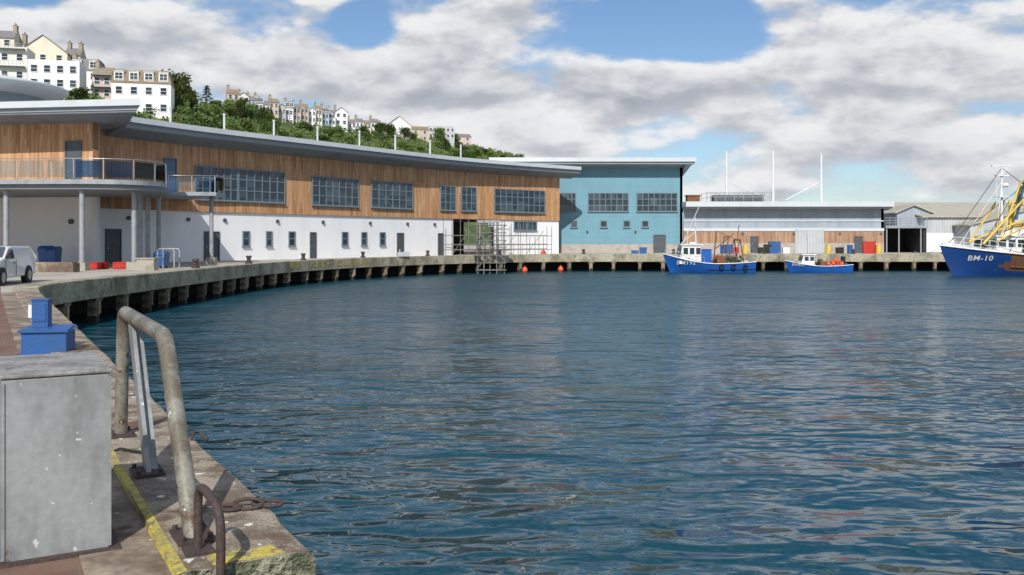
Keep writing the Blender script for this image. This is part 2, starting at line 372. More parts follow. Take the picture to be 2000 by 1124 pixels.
# ------------------------------------------------------------------ plans
SL=-.573; CW=.69
C=(-1.0,4.75); t_near=Vector((SL,1)).normalized(); inn=Vector((-t_near.y,t_near.x))  # inland
E1=[C]+[(-1+SL*(y-4.75),y) for y in (8,12,17,23,28.5)]
E2=catmull([(-1+SL*(28.5-4.75),28.5),(-16.0,31.3),(-16.7,34.5),(-16.8,40),(-16.8,50),(-16.7,58),(-16.2,64),(-15.0,70),(-13.1,76),(-10.3,82),(-7.0,87),(-3.0,91.2),(1.0,94.5),(5.5,96.4),(11,97.0)],4)+[(30,97),(60,97),(110,97)]
A1=(C[0]+inn.x*CW,C[1]+inn.y*CW); A2=(A1[0]-t_near.x*.8,A1[1]-t_near.y*.8); A3=(A2[0]-inn.x*CW,A2[1]-inn.y*CW)
A4=(A3[0]-t_near.x*60,A3[1]-t_near.y*60)
n1=normals(E1); n2=normals(E2)
poly=[(-900,-60),(A4[0]+inn.x*.3,A4[1]),(A3[0]+inn.x*.3,A3[1]+inn.y*.3),(A2[0]+inn.x*.02,A2[1]+inn.y*.02),(A1[0]+inn.x*.02,A1[1]+inn.y*.02)]
poly+=[(p[0]-n[0]*.5,p[1]-n[1]*.5) for p,n in zip(E1,n1)]+[(p[0]-n[0]*.5,p[1]-n[1]*.5) for p,n in zip(E2[1:],n2[1:])]
poly+=[(1500,97),(1500,2500),(-900,2500)]
me=bpy.data.meshes.new('ground'); me.from_pydata([(p[0],p[1],G) for p in poly],[],[tuple(range(len(poly)))])
bm=bmesh.new(); bm.from_mesh(me); bmesh.ops.triangulate(bm,faces=bm.faces); bm.to_mesh(me); bm.free(); me.materials.append(M['apron'])
obj('ground',me,kind='structure',label='concrete harbour apron and land behind the quay')
bp=[(A4[0]+inn.x*1.05,A4[1]),]+[(p[0]-n[0]*1.05,p[1]-n[1]*1.05) for p,n in list(zip(E1,n1))]+[(-17.2,31.0),(-19,34),(-40,40),(-60,-50)]
bp=bp[::-1]
me=bpy.data.meshes.new('pavement'); me.from_pydata([(p[0],p[1],G+.004) for p in bp],[],[tuple(range(len(bp)))])
me.materials.append(M['brick']); obj('pavement',me,kind='structure',label='grimy red brick paving along the quay')
mb=MB(); mb.sweep(E1,[(-.67,G+.012),(-.67,G-.1),(-1.07,G-.1),(-1.07,G+.012)]); single('pavement_edging',mb,['conc'],kind='structure')
mb=MB(); sec=[(0,Q-.035),(-.02,Q-.008),(-.05,Q),(-CW+.02,Q),(-CW,Q-.02),(-CW,-1.5),(0,-1.5)]
fine=[C]+[(-1+SL*(y-4.75),y) for y in np.arange(4.9,28.6,.25)]+[E1[-1]]
fine=[fine[0]]+[p for a,p in zip(fine,fine[1:]) if math.dist(a,p)>.05]
mb.sweep(fine,sec)
for i,v in enumerate(mb.v):
    k=i%7
    if k in (0,1):
        nz=noise.noise(Vector((v[0]*3,v[1]*3,.3))); nz2=noise.noise(Vector((v[0]*9,v[1]*9,2.3)))
        j=max(0,nz)*.05+max(0,nz2)*.025
        mb.v[i]=(v[0]+inn.x*j,v[1]+inn.y*j,v[2]-j*.5)
mb.sweep([A4,A3],[(0,Q-.03),(-.03,Q),(-.60,Q),(-.62,Q-.02),(-.62,-1.5),(0,-1.5)])
mb.obox(A2,A1,-.3,-.001,-1.5,Q-.003)
o=single('quay_coping',mb,['nearconc','mossconc'],kind='structure')
for p in o.data.polygons:
    if abs(p.normal.z)<.4: p.material_index=1
mb=MB(); sec=[(0,Q-.03),(-.03,Q),(-.75,Q),(-.75,Q-.8),(0,Q-.8)]
mb.sweep(E2,sec); mb.sweep(E2,[(-.75,Q-.06),(-5,Q-.06),(-5,Q-.45),(-.75,Q-.45)])
single('quay_beam',mb,['concside'],kind='structure')
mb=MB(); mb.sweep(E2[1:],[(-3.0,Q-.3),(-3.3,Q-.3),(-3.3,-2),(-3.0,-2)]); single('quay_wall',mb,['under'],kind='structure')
mb=MB(); mb.sweep([p for p in fine if p[1]<9.6],[(-CW+.045,Q+.005),(-CW-.005,Q+.005),(-CW-.012,G+.012),(-CW+.005,G+.012),(-CW+.005,Q-.004),(-CW+.045,Q-.003)])
def ql(a,b): return (C[0]+inn.x*a+t_near.x*b,C[1]+inn.y*a+t_near.y*b)
mb.prism([ql(.16,.03),ql(.52,.02),ql(.53,.17),ql(.42,.21),ql(.33,.15),ql(.2,.18)],Q+.001,Q+.005)
single('yellow_marking',mb,['yellow'],kind='structure')
_,s0=hit(E2,605); _,s1=hit(E2,718)
me=text_mesh('KEEP CLEAR',.62,.006); w=max(v.co.x for v in me.vertices)
for v in me.vertices:
    p,d=at(E2,s0+v.co.x*(s1-s0)/w); o_=.012+v.co.z
    v.co=(p[0]+d[1]*o_,p[1]-d[0]*o_,Q-.58+v.co.y)
me.materials.append(M['yellow']); obj('painted_lettering',me,kind='structure')
mb=MB(); _,s0=hit(E2,568)
mb.sweep(sub(E2,s0,s0+1.6),[(.004,Q-.12),(.012,Q-.12),(.012,Q-.5),(.004,Q-.5)]); single('painted_patch',mb,['yellow'],kind='structure')
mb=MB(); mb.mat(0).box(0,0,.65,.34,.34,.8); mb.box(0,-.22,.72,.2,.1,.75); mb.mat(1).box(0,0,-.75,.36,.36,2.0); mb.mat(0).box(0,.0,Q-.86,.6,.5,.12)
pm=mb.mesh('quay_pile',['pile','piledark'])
S=sum(math.dist(a,b) for a,b in zip(E2,E2[1:])); s_=1.8
while s_<S-45:
    p,d=at(E2,s_+random.uniform(-.3,.3)); o=obj('quay_pile',pm,None,'weathered concrete pile carrying the quay beam','pile','piles under the quay edge',None,(p[0]-d[1]*.3,p[1]+d[0]*.3,random.uniform(-.05,.02)),math.atan2(d[1],d[0])+random.uniform(-.06,.06)); o.scale=(random.uniform(.85,1.15),1,1)
    s_+=2.6
# ------------------------------------------------------------------ water
def watermat():
    m,nt,b=newmat('harbour_water')
    b.inputs['Base Color'].default_value=(.006,.050,.074,1); b.inputs['IOR'].default_value=1.33
    g=nt.nodes.new('ShaderNodeNewGeometry'); s=nt.nodes.new('ShaderNodeSeparateXYZ'); nt.links.new(g.outputs['Position'],s.inputs[0])
    nt.links.new(maprange(nt,s.outputs[1],6,60,.025,.32,False),b.inputs['Roughness'])
    v=coords(nt,'Object',(.75,1.15,1)); v2=coords(nt,'Object',(.75,1.3,1)); v3=coords(nt,'Object',(.75,1.3,1))
    a=noisef(nt,v,.36,0,.5,.4); c=noisef(nt,v2,1.05,0,.4,.9); e=noisef(nt,v3,2.9,0,.4,.7); L=noisef(nt,coords(nt,'Object',(1,1.6,1)),.10,2,.5)
    f=noisef(nt,v3,8.,0,.4,.3)
    h=math_(nt,'ADD',math_(nt,'MULTIPLY',a,.22),math_(nt,'ADD',math_(nt,'MULTIPLY',c,.14),math_(nt,'MULTIPLY',e,.042)))
    h=math_(nt,'ADD',h,math_(nt,'MULTIPLY',f,.004))
    amp=maprange(nt,L,.35,.65,.7,1.2)
    far=maprange(nt,s.outputs[1],10,60,1.,1.7,False)
    h=math_(nt,'MULTIPLY',math_(nt,'MULTIPLY',h,amp),far)
    bump(nt,b,h,1.,1.)
    return m
M['water']=watermat()
mb=MB(); mb.add([(-60,-300,0),(1500,-300,0),(1500,110,0),(-60,110,0)],[(0,1,2,3)]); single('water',mb,['water'],kind='structure')
# ------------------------------------------------------------------ windows / doors
def window(par,p0,p1,z0,z1,nc,nr,off=.02,fm='frame',gm='glass',fw=.09,label=None,rows=None):
    p0=Vector(p0[:2]);p1=Vector(p1[:2]); mb=MB(); L=(p1-p0).length; d=(p1-p0)/L
    mb.obox(p0,p1,off,off+.09,z0,z0+fw); mb.obox(p0,p1,off,off+.09,z1-fw,z1)
    for i in range(nc+1):
        c=fw/2+(L-fw)*i/nc; ww=fw if i in (0,nc) else fw*.8
        mb.obox(p0+d*(c-ww/2),p0+d*(c+ww/2),off,off+.085,z0+fw,z1-fw)
    for j in range(1,nr):
        z=z0+(z1-z0)*(j/nr if rows is None else rows[j-1]); 
        mb.obox(p0+d*fw,p1-d*fw,off,off+.075,z-fw*.4,z+fw*.4)
    mb.obox(p0-d*.05,p1+d*.05,off,off+.16,z0-.05,z0-.002)
    w=part(par,'window',mb,[fm],label)
    g=MB(); g.obox(p0+d*.01,p1-d*.01,off-.03,off+.035,z0+.01,z1-.01); part(w,'window_pane',g,[gm])
    return w
def door(par,p0,p1,z0,z1,m='door',off=.02,label=None):
    p0=Vector(p0[:2]);p1=Vector(p1[:2]); d=(p1-p0).normalized(); mb=MB()
    mb.obox(p0,p0+d*.07,off,off+.08,z0,z1); mb.obox(p1-d*.07,p1,off,off+.08,z0,z1); mb.obox(p0+d*.07,p1-d*.07,off,off+.08,z1-.07,z1)
    mb.obox(p0+d*.07,p1-d*.07,off-.03,off+.03,z0,z1-.07)
    w=part(par,'door',mb,[m],label)
    h=MB(); q=p0+d*.15; h.obox(q,q+d*.12,off+.03,off+.08,z0+1.0,z0+1.05); part(w,'handle',h,['chrome'])
    return w
def lamp(par,p,n,z,r=.14):
    mb=MB(); mb.cyl((p[0]+n[0]*.0,p[1]+n[1]*.0,z),(p[0]+n[0]*.14,p[1]+n[1]*.14,z),r,14); part(par,'wall_lamp',mb,['door'])
# ------------------------------------------------------------------ long fish market building
W=catmull([(-28,58.2),(-23.6,66.5),(-20.3,71.5),(-16.4,77.3),(-10.6,85.8),(-5.9,92),(0,98),(5.2,102.5)],4)
ZB,ZT,ZR=5.4,10.2,11.4
mk=thing('market_building','long curved market hall, timber upper storey above white rendered wall','building')
S_W=sum(math.dist(a,b) for a,b in zip(W,W[1:]))
_,sA=hit(W,885); _,sB=hit(W,968)
mb=MB(); mb.sweep(sub(W,0,sA),[(0,ZB+.05),(-.3,ZB+.05),(-.3,G-.3),(0,G-.3)]); mb.sweep(sub(W,sB,S_W),[(0,ZB+.05),(-.3,ZB+.05),(-.3,G-.3),(0,G-.3)])
part(mk,'lower_wall',mb,['white'])
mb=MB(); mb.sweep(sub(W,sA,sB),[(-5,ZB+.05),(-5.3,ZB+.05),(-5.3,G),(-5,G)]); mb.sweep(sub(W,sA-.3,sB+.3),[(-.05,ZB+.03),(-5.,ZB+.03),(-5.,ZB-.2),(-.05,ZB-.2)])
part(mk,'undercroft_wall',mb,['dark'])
mb=MB(); mb.sweep(W,[(.14,ZT+.6),(-.3,ZT+.6),(-.3,ZB),(.14,ZB)]); part(mk,'timber_cladding',mb,['wood'])
WR=W+[(6.5,103.6)]
RP=sub(WR,2.6,sum(math.dist(a,b) for a,b in zip(WR,WR[1:])))
mb=MB(); mb.sweep(RP,[(1.85,ZR),(1.85,ZR-.36),(1.6,ZR-.38),(-14,ZR-1.6),(-14,ZR-1.2)]); rf=part(mk,'roof',mb,['roofgrey'])
mb=MB(); mb.sweep(RP,[(1.58,ZR-.4),(1.58,ZR-.72),(.1,ZT),(-.2,ZT),(-.2,ZR-.6)]); part(rf,'fascia',mb,['fascia'])
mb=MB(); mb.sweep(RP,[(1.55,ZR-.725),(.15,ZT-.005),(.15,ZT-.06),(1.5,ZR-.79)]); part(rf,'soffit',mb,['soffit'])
for px,top in ((333,212),(438,226),(535,238),(620,250),(702,259),(772,267),(840,277),(900,286)):
    p,s_=hit(W,px); q,d=at(W,s_); yy=q[1]+d[0]*3.5; xx=(px-1000)/F*yy
    f=MB(); zt=Z(top,yy)+.1; f.cyl((xx,yy,ZR-1.),(xx,yy,zt),.085,10); f.cyl((xx,yy,zt-.1),(xx,yy,zt+.05),.11,10); part(rf,'flue',f,['flue'])
def wallwin(par,path,a,b,ztop,zbot,nc,nr,off=.14,**kw):
    p0,_=hit(path,a); p1,_=hit(path,b); return window(par,p0,p1,zbot,ztop,nc,nr,off,**kw)
zw1,zw0=8.72,6.2
for a,b,nc in ((377,553,12),(606,697,7),(722,803,6),(857,887,3),(898,928,3),(963,1062,9)):
    if b-a>150:
        mid=(a+b)/2-4; wallwin(mk,W,a,mid,zw1+.05,zw0+.05,6,3,.17); wallwin(mk,W,mid+.5,b,zw1+.05,zw0+.05,6,3,.17)
    else: wallwin(mk,W,a,b,zw1-.05,zw0,nc,3,.17)
for a,b in ((473,487),(519,531),(563,576),(667,679),(705,716),(741,752)):
    wallwin(mk,W,a,b,G+2.25,G+1.05,1,2,.0)
for a,b in ((398,428),(605,617),(775,788),(855,866)):
    p0,_=hit(W,a);p1,_=hit(W,b); door(mk,p0,p1,G,G+2.2,off=0.)
p0,_=hit(W,205);p1,_=hit(W,236); door(mk,p0,p1,G,G+2.3,off=0.)
p0,_=hit(W,316);p1,_=hit(W,341); door(mk,p0,p1,6.42,9.1,'glassblue',.16,label='blue glazed door')
wallwin(mk,W,1003,1048,ZB-.1,ZB-1.1,5,1,.0)
for px in (438,541,630,722,795,848,367,250): 
    q,s_=hit(W,px); _,d=at(W,s_); lamp(mk,q,(d[1],-d[0]),G+3.05)
# ------------------------------------------------------------------ end block with terrace
bk=thing('terrace_building','timber and white rendered block with oversailing grey roof','building')
L0,L1,L2=(-50,60.1),(-25.2,56.0),(-29.6,64.5)
mb=MB(); mb.sweep([L0,L1],[(0,6.45),(-.3,6.45),(-.3,G-.2),(0,G-.2)]); mb.sweep([L1,L2],[(0,6.447),(-.3,6.447),(-.3,G-.2),(0,G-.2)]); part(bk,'lower_wall',mb,['white'])
mb=MB(); mb.sweep([L0,L1],[(.1,10.75),(-.3,10.75),(-.3,6.46),(.1,6.46)]); mb.sweep([(L1[0]+.1,L1[1]-.1),L2],[(0.0,10.747),(-.3,10.747),(-.3,6.457),(0.,6.457)]); part(bk,'timber_cladding',mb,['wood'])
ro=[(-52,57.2),(-29.9,53.9),(-21.2,52.6),(-25.6,61.2),(-29,70),(-52,70)]
ri=[(-52,60.3),(-30,56.9),(-25.1,56.0),(-27.8,61.6),(-30,70),(-52,70)]
mix=lambda A,B,t:[(a[0]+(b[0]-a[0])*t,a[1]+(b[1]-a[1])*t) for a,b in zip(A,B)]
r3=lambda P,z:[(p[0],p[1],z) for p in P]
mb=MB(); mb.rings([r3(ro,ZR+.02),r3(ro,ZR-.36)]); rf=part(bk,'roof',mb,['roofgrey'])
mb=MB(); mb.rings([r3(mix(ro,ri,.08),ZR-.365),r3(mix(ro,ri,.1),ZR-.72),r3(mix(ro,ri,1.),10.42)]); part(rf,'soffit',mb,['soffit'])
mb=MB(); mb.rings([r3(mix(ro,ri,.075),ZR-.37),r3(mix(ro,ri,.075),ZR-.60)],False); part(rf,'fascia',mb,['fascia'])
Lp=[L0,L1]
p0,_=hit(Lp,130);p1,_=hit(Lp,162); door(bk,p0,p1,6.47,6.47+2.9,off=.1)
q,_=hit(Lp,140); lamp(bk,q,(-.16,-.98),Z(433,56),.16)
bal=thing('balcony','curved steel terrace with glass balustrade on round columns','balcony')
B1=catmull([(-50,49.0),(-36,47.8),(-24,47.0),(-20.9,47.1),(-19.5,47.9),(-19.0,49.1),(-18.95,50.4),(-19.9,53),(-21.0,56)],4)
B2=[(-21.2,56.3),(-22.2,59.6),(-19.2,59.8),(-19.1,61.5),(-20.8,63.5),(-23.4,66.6)]
pl=B1+B2[1:]+[(-28,60.),(-25,56.2),(-50,60)]
mb=MB(); mb.prism(pl,6.2,6.44); part(bal,'slab',mb,['steelgrey'])
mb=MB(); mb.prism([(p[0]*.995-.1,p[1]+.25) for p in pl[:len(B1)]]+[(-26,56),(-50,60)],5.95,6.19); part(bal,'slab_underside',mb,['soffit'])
for path in (B1,B2[1:5]):
    hp=[(p[0],p[1],7.5) for p in path]
    mb=MB(); mb.tube(hp,.024,8); part(bal,'handrail',mb,['chrome'])
    L=sum(math.dist(a,b) for a,b in zip(path,path[1:])); n=max(2,int(L/1.45)); pr=None
    for i in range(n+1):
        p,d=at(path,min(L-.01,L*i/n))
        m2=MB(); m2.box(p[0],p[1],6.95,.05,.03,1.1,math.atan2(d[1],d[0])); part(bal,'post',m2,['steelgrey'])
        if pr:
            g=MB(); g.obox((pr[0]*.93+p[0]*.07,pr[1]*.93+p[1]*.07),(p[0]*.93+pr[0]*.07,p[1]*.93+pr[1]*.07),-.008,.008,6.55,7.4); part(bal,'glass_panel',g,['seeblue' if (p[0]>-21.2 and path is B1) else 'seeglass'])
        pr=p
for px,Y in ((12,47.9),(160,47.6),(262,49),(274,52.5),(289,55.5),(310,57.5),(413,61.2)):
    mb=MB(); x=X(px,Y); mb.cyl((x,Y,G),(x,Y,6.2),.135,16); mb.cyl((x,Y,5.9),(x,Y,5.94),.2,12); c=part(bal,'column',mb,['steelgrey'])
    mb=MB(); mb.box(x,Y,G+.2,.6,.6,.42); part(c,'column_base',mb,['blockconc'])
dr=thing('drum_building','round building with sweeping silver metal roof','building',(-44.5,76,0))
def ring(r,z,n=48): return [(math.cos(2*math.pi*i/n)*r,math.sin(2*math.pi*i/n)*r,z) for i in range(n)]
mb=MB(); mb.smooth(); mb.rings([ring(5.5,G-.5),ring(5.5,15.4)]); part(dr,'wall',mb,['fascia'])
mb=MB(); mb.smooth(); mb.rings([ring(5.4,15.0),ring(6.6,15.5),ring(7.2,15.75),ring(7.2,15.95),ring(5.,16.4),ring(1,16.65)]); part(dr,'roof',mb,['roofgrey'])
# ------------------------------------------------------------------ teal building
tl=thing('teal_building','teal panel clad building with flat grey oversailing roof','building')
TY=108.
TP=[(X(960,TY),TY),(X(1333,TY),TY)]
mb=MB(); mb.sweep(TP,[(0,Z(321,TY)),(-.3,Z(321,TY)),(-.3,Z(477,TY)),(0,Z(477,TY))]); mb.sweep([TP[1],(TP[1][0],TY+14)],[(0,Z(321,TY)-.01),(-.3,Z(321,TY)-.01),(-.3,Z(477,TY)+.01),(0,Z(477,TY)+.01)]); part(tl,'wall',mb,['teal'])
mb=MB(); mb.obox(TP[0],TP[1],-.3,-.02,G-.2,Z(477,TY)); part(tl,'plinth',mb,['whitebase'])
x0,x1=X(955,TY-2),X(1360,TY-2)
mb=MB(); mb.prism([(x0,TY-2),(x1,TY-2),(x1,TY+16),(x0,TY+16)],Z(316,TY-2),Z(308,TY-2)); rf=part(tl,'roof',mb,['roofgrey'])
mb=MB(); mb.prism([(x0+.3,TY-1.8),(x1-.15,TY-1.8),(x1-.15,TY+16),(x0+.3,TY+16)],Z(320.5,TY-2),Z(316,TY-2)-.004); part(rf,'fascia',mb,['fascia'])
zt=Z(321,TY); zl=Z(346,TY)
mb=MB(); mb.add([(TP[1][0]+.01,TY+.2,zl),(x1-.3,TY-1.7,zt),(TP[1][0]+.01,TY-1.7,zt),(TP[1][0]+.01,TY+15,zl),(x1-.3,TY+15,zt),(TP[1][0]+.01,TY+15,zt)],[(0,1,2),(3,5,4),(0,3,4,1),(1,4,5,2),(0,2,5,3)])
mb.add([(x0+.4,TY-.01,zt-.5),(TP[1][0],TY-.01,zt-.4),(TP[1][0],TY-1.7,zt+.01),(x0+.4,TY-1.7,zt+.01),(x0+.4,TY-.01,zt),(TP[1][0],TY-.01,zt)],[(0,1,2,3),(0,3,4),(1,5,2),(3,2,5,4)])
part(rf,'soffit',mb,['fascia'])
for a,b,nc in ((1093,1125,4),(1148,1228,7),(1243,1323,7)):
    window(tl,(X(a,TY),TY),(X(b,TY),TY),Z(414,TY),Z(377,TY),nc,3,.02)
for a in (1077,1114,1172,1217,1253):
    window(tl,(X(a,TY),TY),(X(a+14,TY),TY),Z(445,TY),Z(431,TY),1,1,.02,fw=.1)
door(tl,(X(1276,TY),TY),(X(1300,TY),TY),G,Z(459,TY))
for px in (1147,1241): lamp(tl,(X(px,TY),TY),(0,-1),Z(453,TY))
# ------------------------------------------------------------------ low building
lb=thing('quayside_store','low store with grey profiled cladding above timber boarding','building')
LY=107.; xa,xb=X(1335,LY),X(1726,LY)
mb=MB(); mb.obox((xa,LY),(xb,LY),-.3,0.,Z(450,LY),Z(404,LY)); mb.sweep([(xb,LY),(xb,LY+14)],[(0,Z(404,LY)-.01),(-.3,Z(404,LY)-.01),(-.3,G),(0,G)]); part(lb,'upper_wall',mb,['corrgrey'])
mb=MB(); mb.sweep([(xa,LY),(xb,LY)],[(.06,Z(450,LY)),(-.3,Z(450,LY)),(-.3,Z(475,LY)),(.06,Z(475,LY))]); part(lb,'timber_cladding',mb,['woodlow'])
mb=MB(); mb.obox((xa,LY),(xb,LY),-.3,.1,G-.2,Z(475,LY)-.01); part(lb,'plinth',mb,['whitebase'])
mb=MB(); mb.obox((xa,LY),(xb,LY),.0,.14,Z(452,LY),Z(446,LY)); mb.obox((xa,LY),(xb,LY),.0,.1,Z(433,LY),Z(431,LY)); part(lb,'flashing',mb,['roofgrey'])
mb=MB(); mb.prism([(xa,LY-1.6),(X(1747,LY-1.6),LY-1.6),(X(1747,LY-1.6),LY+15),(xa,LY+15)],Z(404,LY-1.6),Z(394,LY-1.6)); rf=part(lb,'roof',mb,['roofgrey'])
mb=MB(); mb.prism([(xa,LY-1.4),(X(1745,LY-1.6),LY-1.4),(X(1745,LY-1.6),LY+15),(xa,LY+15)],Z(407,LY-1.6),Z(404,LY-1.6)-.004); part(rf,'fascia',mb,['fascia'])
for a,b in ((1465,1481),(1668,1684)): door(lb,(X(a,LY),LY),(X(b,LY),LY),G,Z(462,LY),off=.1)
mb=MB(); mb.obox((X(1556,LY),LY),(X(1604,LY),LY),.1,.16,G,Z(449,LY)); mb.obox((X(1552,LY),LY),(X(1556,LY),LY),.1,.22,G,Z(448,LY)); mb.obox((X(1604,LY),LY),(X(1608,LY),LY),.1,.22,G,Z(448,LY)); part(lb,'roller_door',mb,['corrlight'])
for px in (1340,1450,1550,1640,1720): lamp(lb,(X(px,LY),LY),(0,-1),Z(457,LY))
mb=MB(); yy=LY+3; a,b=X(1380,yy),X(1507,yy); z0=Z(394,yy)-.3
for z in (Z(376,yy),Z(385,yy)): mb.cyl((a,yy,z),(b,yy,z),.035,6); mb.cyl((a,yy+3,z),(b,yy+3,z),.035,6)
for i in range(8):
    x=a+(b-a)*i/7; mb.cyl((x,yy,z0),(x,yy,Z(376,yy)),.035,6); mb.cyl((x,yy+3,z0),(x,yy+3,Z(376,yy)),.035,6)
part(lb,'roof_guardrail',mb,['steelgrey'])
mb=MB(); mb.box(X(1440,yy+2),yy+2,Z(389,yy+2),6,1.5,.9); part(lb,'roof_plant',mb,['door'])
mb=MB(); mb.box(X(1353,LY+4),LY+4,Z(389,LY+4),1.5,1.2,.9); mb.box(X(1353,LY+4),LY+4,Z(382.5,LY+4),1.7,1.4,.12); part(lb,'roof_vent',mb,['rust'])
for px,top in ((1419,298),(1510,297),(1604,302)):
    y=LY+5; mb=MB(); x=X(px,y); z0=Z(397,y); mb.cyl((x,y,z0-.5),(x,y,Z(top,y)),.15,10,.11); mb.box(x,y,z0-.0,.5,.5,.1); mb.cyl((x,y,Z(top,y)),(x,y,Z(top,y)+.1),.13,8)
    if px==1419: mb.cyl((x,y,Z(352,y)),(X(1496,y),y,Z(388,y)),.05,6)
    if px==1604: mb.cyl((x,y,Z(354,y)),(X(1535,y),y,Z(391,y)),.05,6)
    single('roof_mast',mb,['framewhite'],'tall pale steel mast standing on the store roof','mast',group='masts on the store roof')
# ------------------------------------------------------------------ entrance canopy and sheds
cn=thing('entrance_canopy','dark open passage with railed deck over it','canopy')
CY=108.5; a,b=X(1728,CY),X(1812,CY)
mb=MB(); mb.prism([(a,CY),(b,CY),(b,CY+8),(a,CY+8)],Z(446,CY),Z(441,CY)); part(cn,'deck',mb,['steelgrey'])
mb=MB(); mb.prism([(a,CY+6),(b,CY+6),(b,CY+8),(a,CY+8)],G,Z(446,CY)-.01); mb.prism([(X(1805,CY),CY+.3),(b,CY+.3),(b,CY+5.9),(X(1805,CY),CY+5.9)],G,Z(446,CY)-.01); part(cn,'back_wall',mb,['dark'])
mb=MB()
for z in (Z(426,CY),Z(431,CY),Z(436,CY)): mb.cyl((a,CY+.1,z),(b,CY+.1,z),.035,6)
for i in range(9):
    x=a+(b-a)*i/8; mb.cyl((x,CY+.1,Z(441,CY)),(x,CY+.1,Z(426,CY)),.035,6)
part(cn,'guardrail',mb,['steelgrey'])
for px in (1733,1757,1800):
    mb=MB(); mb.cyl((X(px,CY),CY+.2,G),(X(px,CY),CY+.2,Z(446,CY)),.09,8); part(cn,'post',mb,['steelgrey'])
def shed(name,label,pa,pb,prx,Y,ye,yr,depth,mw,mr,yw=None,skew=0):
    s=thing(name,label,'shed'); xa,xb,xr=X(pa,Y),X(pb,Y),X(prx,Y); ze,zr=Z(ye,Y),Z(yr,Y); zw=Z(yw,Y) if yw else G
    mb=MB(); vs=[(xa,Y,zw),(xb,Y,zw),(xb,Y,ze),(xr,Y,zr),(xa,Y,ze)]
    mb.add(vs,[(0,1,2,3,4)],[(v[0],v[2]) for v in vs])
    vs2=[(xa,Y,G),(xb,Y,G),(xb,Y+depth,G),(xa,Y+depth,G),(xa,Y,ze),(xb,Y,ze),(xb,Y+depth,ze),(xa,Y+depth,ze)]
    mb.add(vs2,[(3,0,4,7),(1,2,6,5),(2,3,7,6)],[(v[1],v[2]) for v in vs2]); part(s,'wall',mb,[mw])
    if yw:
        mb=MB(); mb.obox((xa,Y),(xb,Y),-.3,.08,G,zw); part(s,'lower_wall',mb,['white'])
    mb=MB(); o=.35
    for (p,q) in (((xa-o,ze-o*.3),(xr,zr+.02)),((xr,zr+.02),(xb+o,ze-o*.3))):
        vs=[(p[0],Y-o,p[1]),(q[0],Y-o,q[1]),(q[0]+skew,Y+depth,q[1]),(p[0]+skew,Y+depth,p[1])]; vs+=[(v[0],v[1],v[2]+.15) for v in vs]
        us=[(Y,0),(Y,1),(Y+depth,1),(Y+depth,0)]*2
        mb.add(vs,[(3,2,1,0),(4,5,6,7),(0,1,5,4),(1,2,6,5),(2,3,7,6),(3,0,4,7)],us)
    part(s,'roof',mb,[mr]); return s
shed('harbour_shed','grey profiled metal shed with gable over white wall',1752,1818,1784,118.,416,402,40,'corrgrey','corrroof')
s=thing('harbour_shed','long pale shed with weathered corrugated roof and white lower wall','shed')
Y=117.; xa,xb=X(1806,Y),X(2080,Y)
mb=MB(); mb.sweep([(xa,Y),(xb,Y)],[(0,Z(424,Y)),(-.3,Z(424,Y)),(-.3,Z(456,Y)),(0,Z(456,Y))]); part(s,'wall',mb,['corrlight'])
mb=MB(); mb.obox((xa,Y),(xb,Y),-.3,.1,G,Z(456,Y)); part(s,'lower_wall',mb,['white'])
mb=MB(); vs=[(xa-.4,Y-.4,Z(425,Y)),(xb,Y-.4,Z(425,Y)),(xb,Y+9,Z(402,Y)+.6),(xa-3.5,Y+9,Z(402,Y)+.6)]; vs+=[(v[0],v[1],v[2]+.15) for v in vs]
mb.add(vs,[(3,2,1,0),(4,5,6,7),(0,1,5,4),(1,2,6,5),(2,3,7,6),(3,0,4,7)],[(v[0],v[1]) for v in vs]); part(s,'roof',mb,['corrroof'])
mb=MB(); mb.sweep([(xa-3.5,Y+9.2),(xa,Y)],[(0,Z(425,Y)+.3),(-.3,Z(425,Y)+.3),(-.3,G),(0,G)]); part(s,'side_wall',mb,['corrgrey'])
shed('harbour_shed','pale gabled boat shed beside the trawler berth',1895,2120,2010,113.,440,410,30,'corrlight','corrroof')
# ------------------------------------------------------------------ hill
R=[(-230,150,34),(-160,165,33),(-105,178,31),(-66,185,29.5),(-80,240,36.5),(-91,290,43),(-74,350,46.2),(-56,400,49.2),(-32,450,51.5),(-8,480,48.8),(5,490,46.2),(25,500,37),(60,520,15),(100,540,1.6)]
Fo=[(-230,90),(-160,95),(-80,112),(-50,125),(-42,160),(-36,200),(-24,260),(-8,320),(6,380),(18,410),(30,425),(50,450),(80,490),(105,538)]
def c3(P,sub):
    P=[Vector(p) for p in P]; out=[]; Q_=[2*P[0]-P[1]]+P+[2*P[-1]-P[-2]]
    for i in range(1,len(Q_)-2):
        a,b,c,d=Q_[i-1:i+3]
        for k in range(sub):
            t=k/sub; out.append(.5*((2*b)+(c-a)*t+(2*a-5*b+4*c-d)*t*t+(3*b-a-3*c+d)*t**3))
    out.append(P[-1]); return out
Rc=c3(R,8); Fc=c3([(a,b,1.5) for a,b in Fo],8)
def hillpt(i,v):
    i0=min(int(i),len(Rc)-2); t=i-i0; r=Rc[i0].lerp(Rc[i0+1],t); f=Fc[i0].lerp(Fc[i0+1],t)
    if v<=1:
        p=f.lerp(r,v); sv=v; p.z=1.5+(r.z-1.5)*(sv*(1.25-.25*sv)) 
        p.z+= noise.noise(Vector((p.x*.06,p.y*.06,0)))*2.2*math.sin(math.pi*v)
    else:
        d=(r-f); d.z=0; d.normalize(); p=r+d*(v-1)*100; p.z=r.z-(v-1)*4
    return p
NV=[i/14 for i in range(15)]+[1.2,2.,4.]
vs=[];fs=[]; n=len(NV)
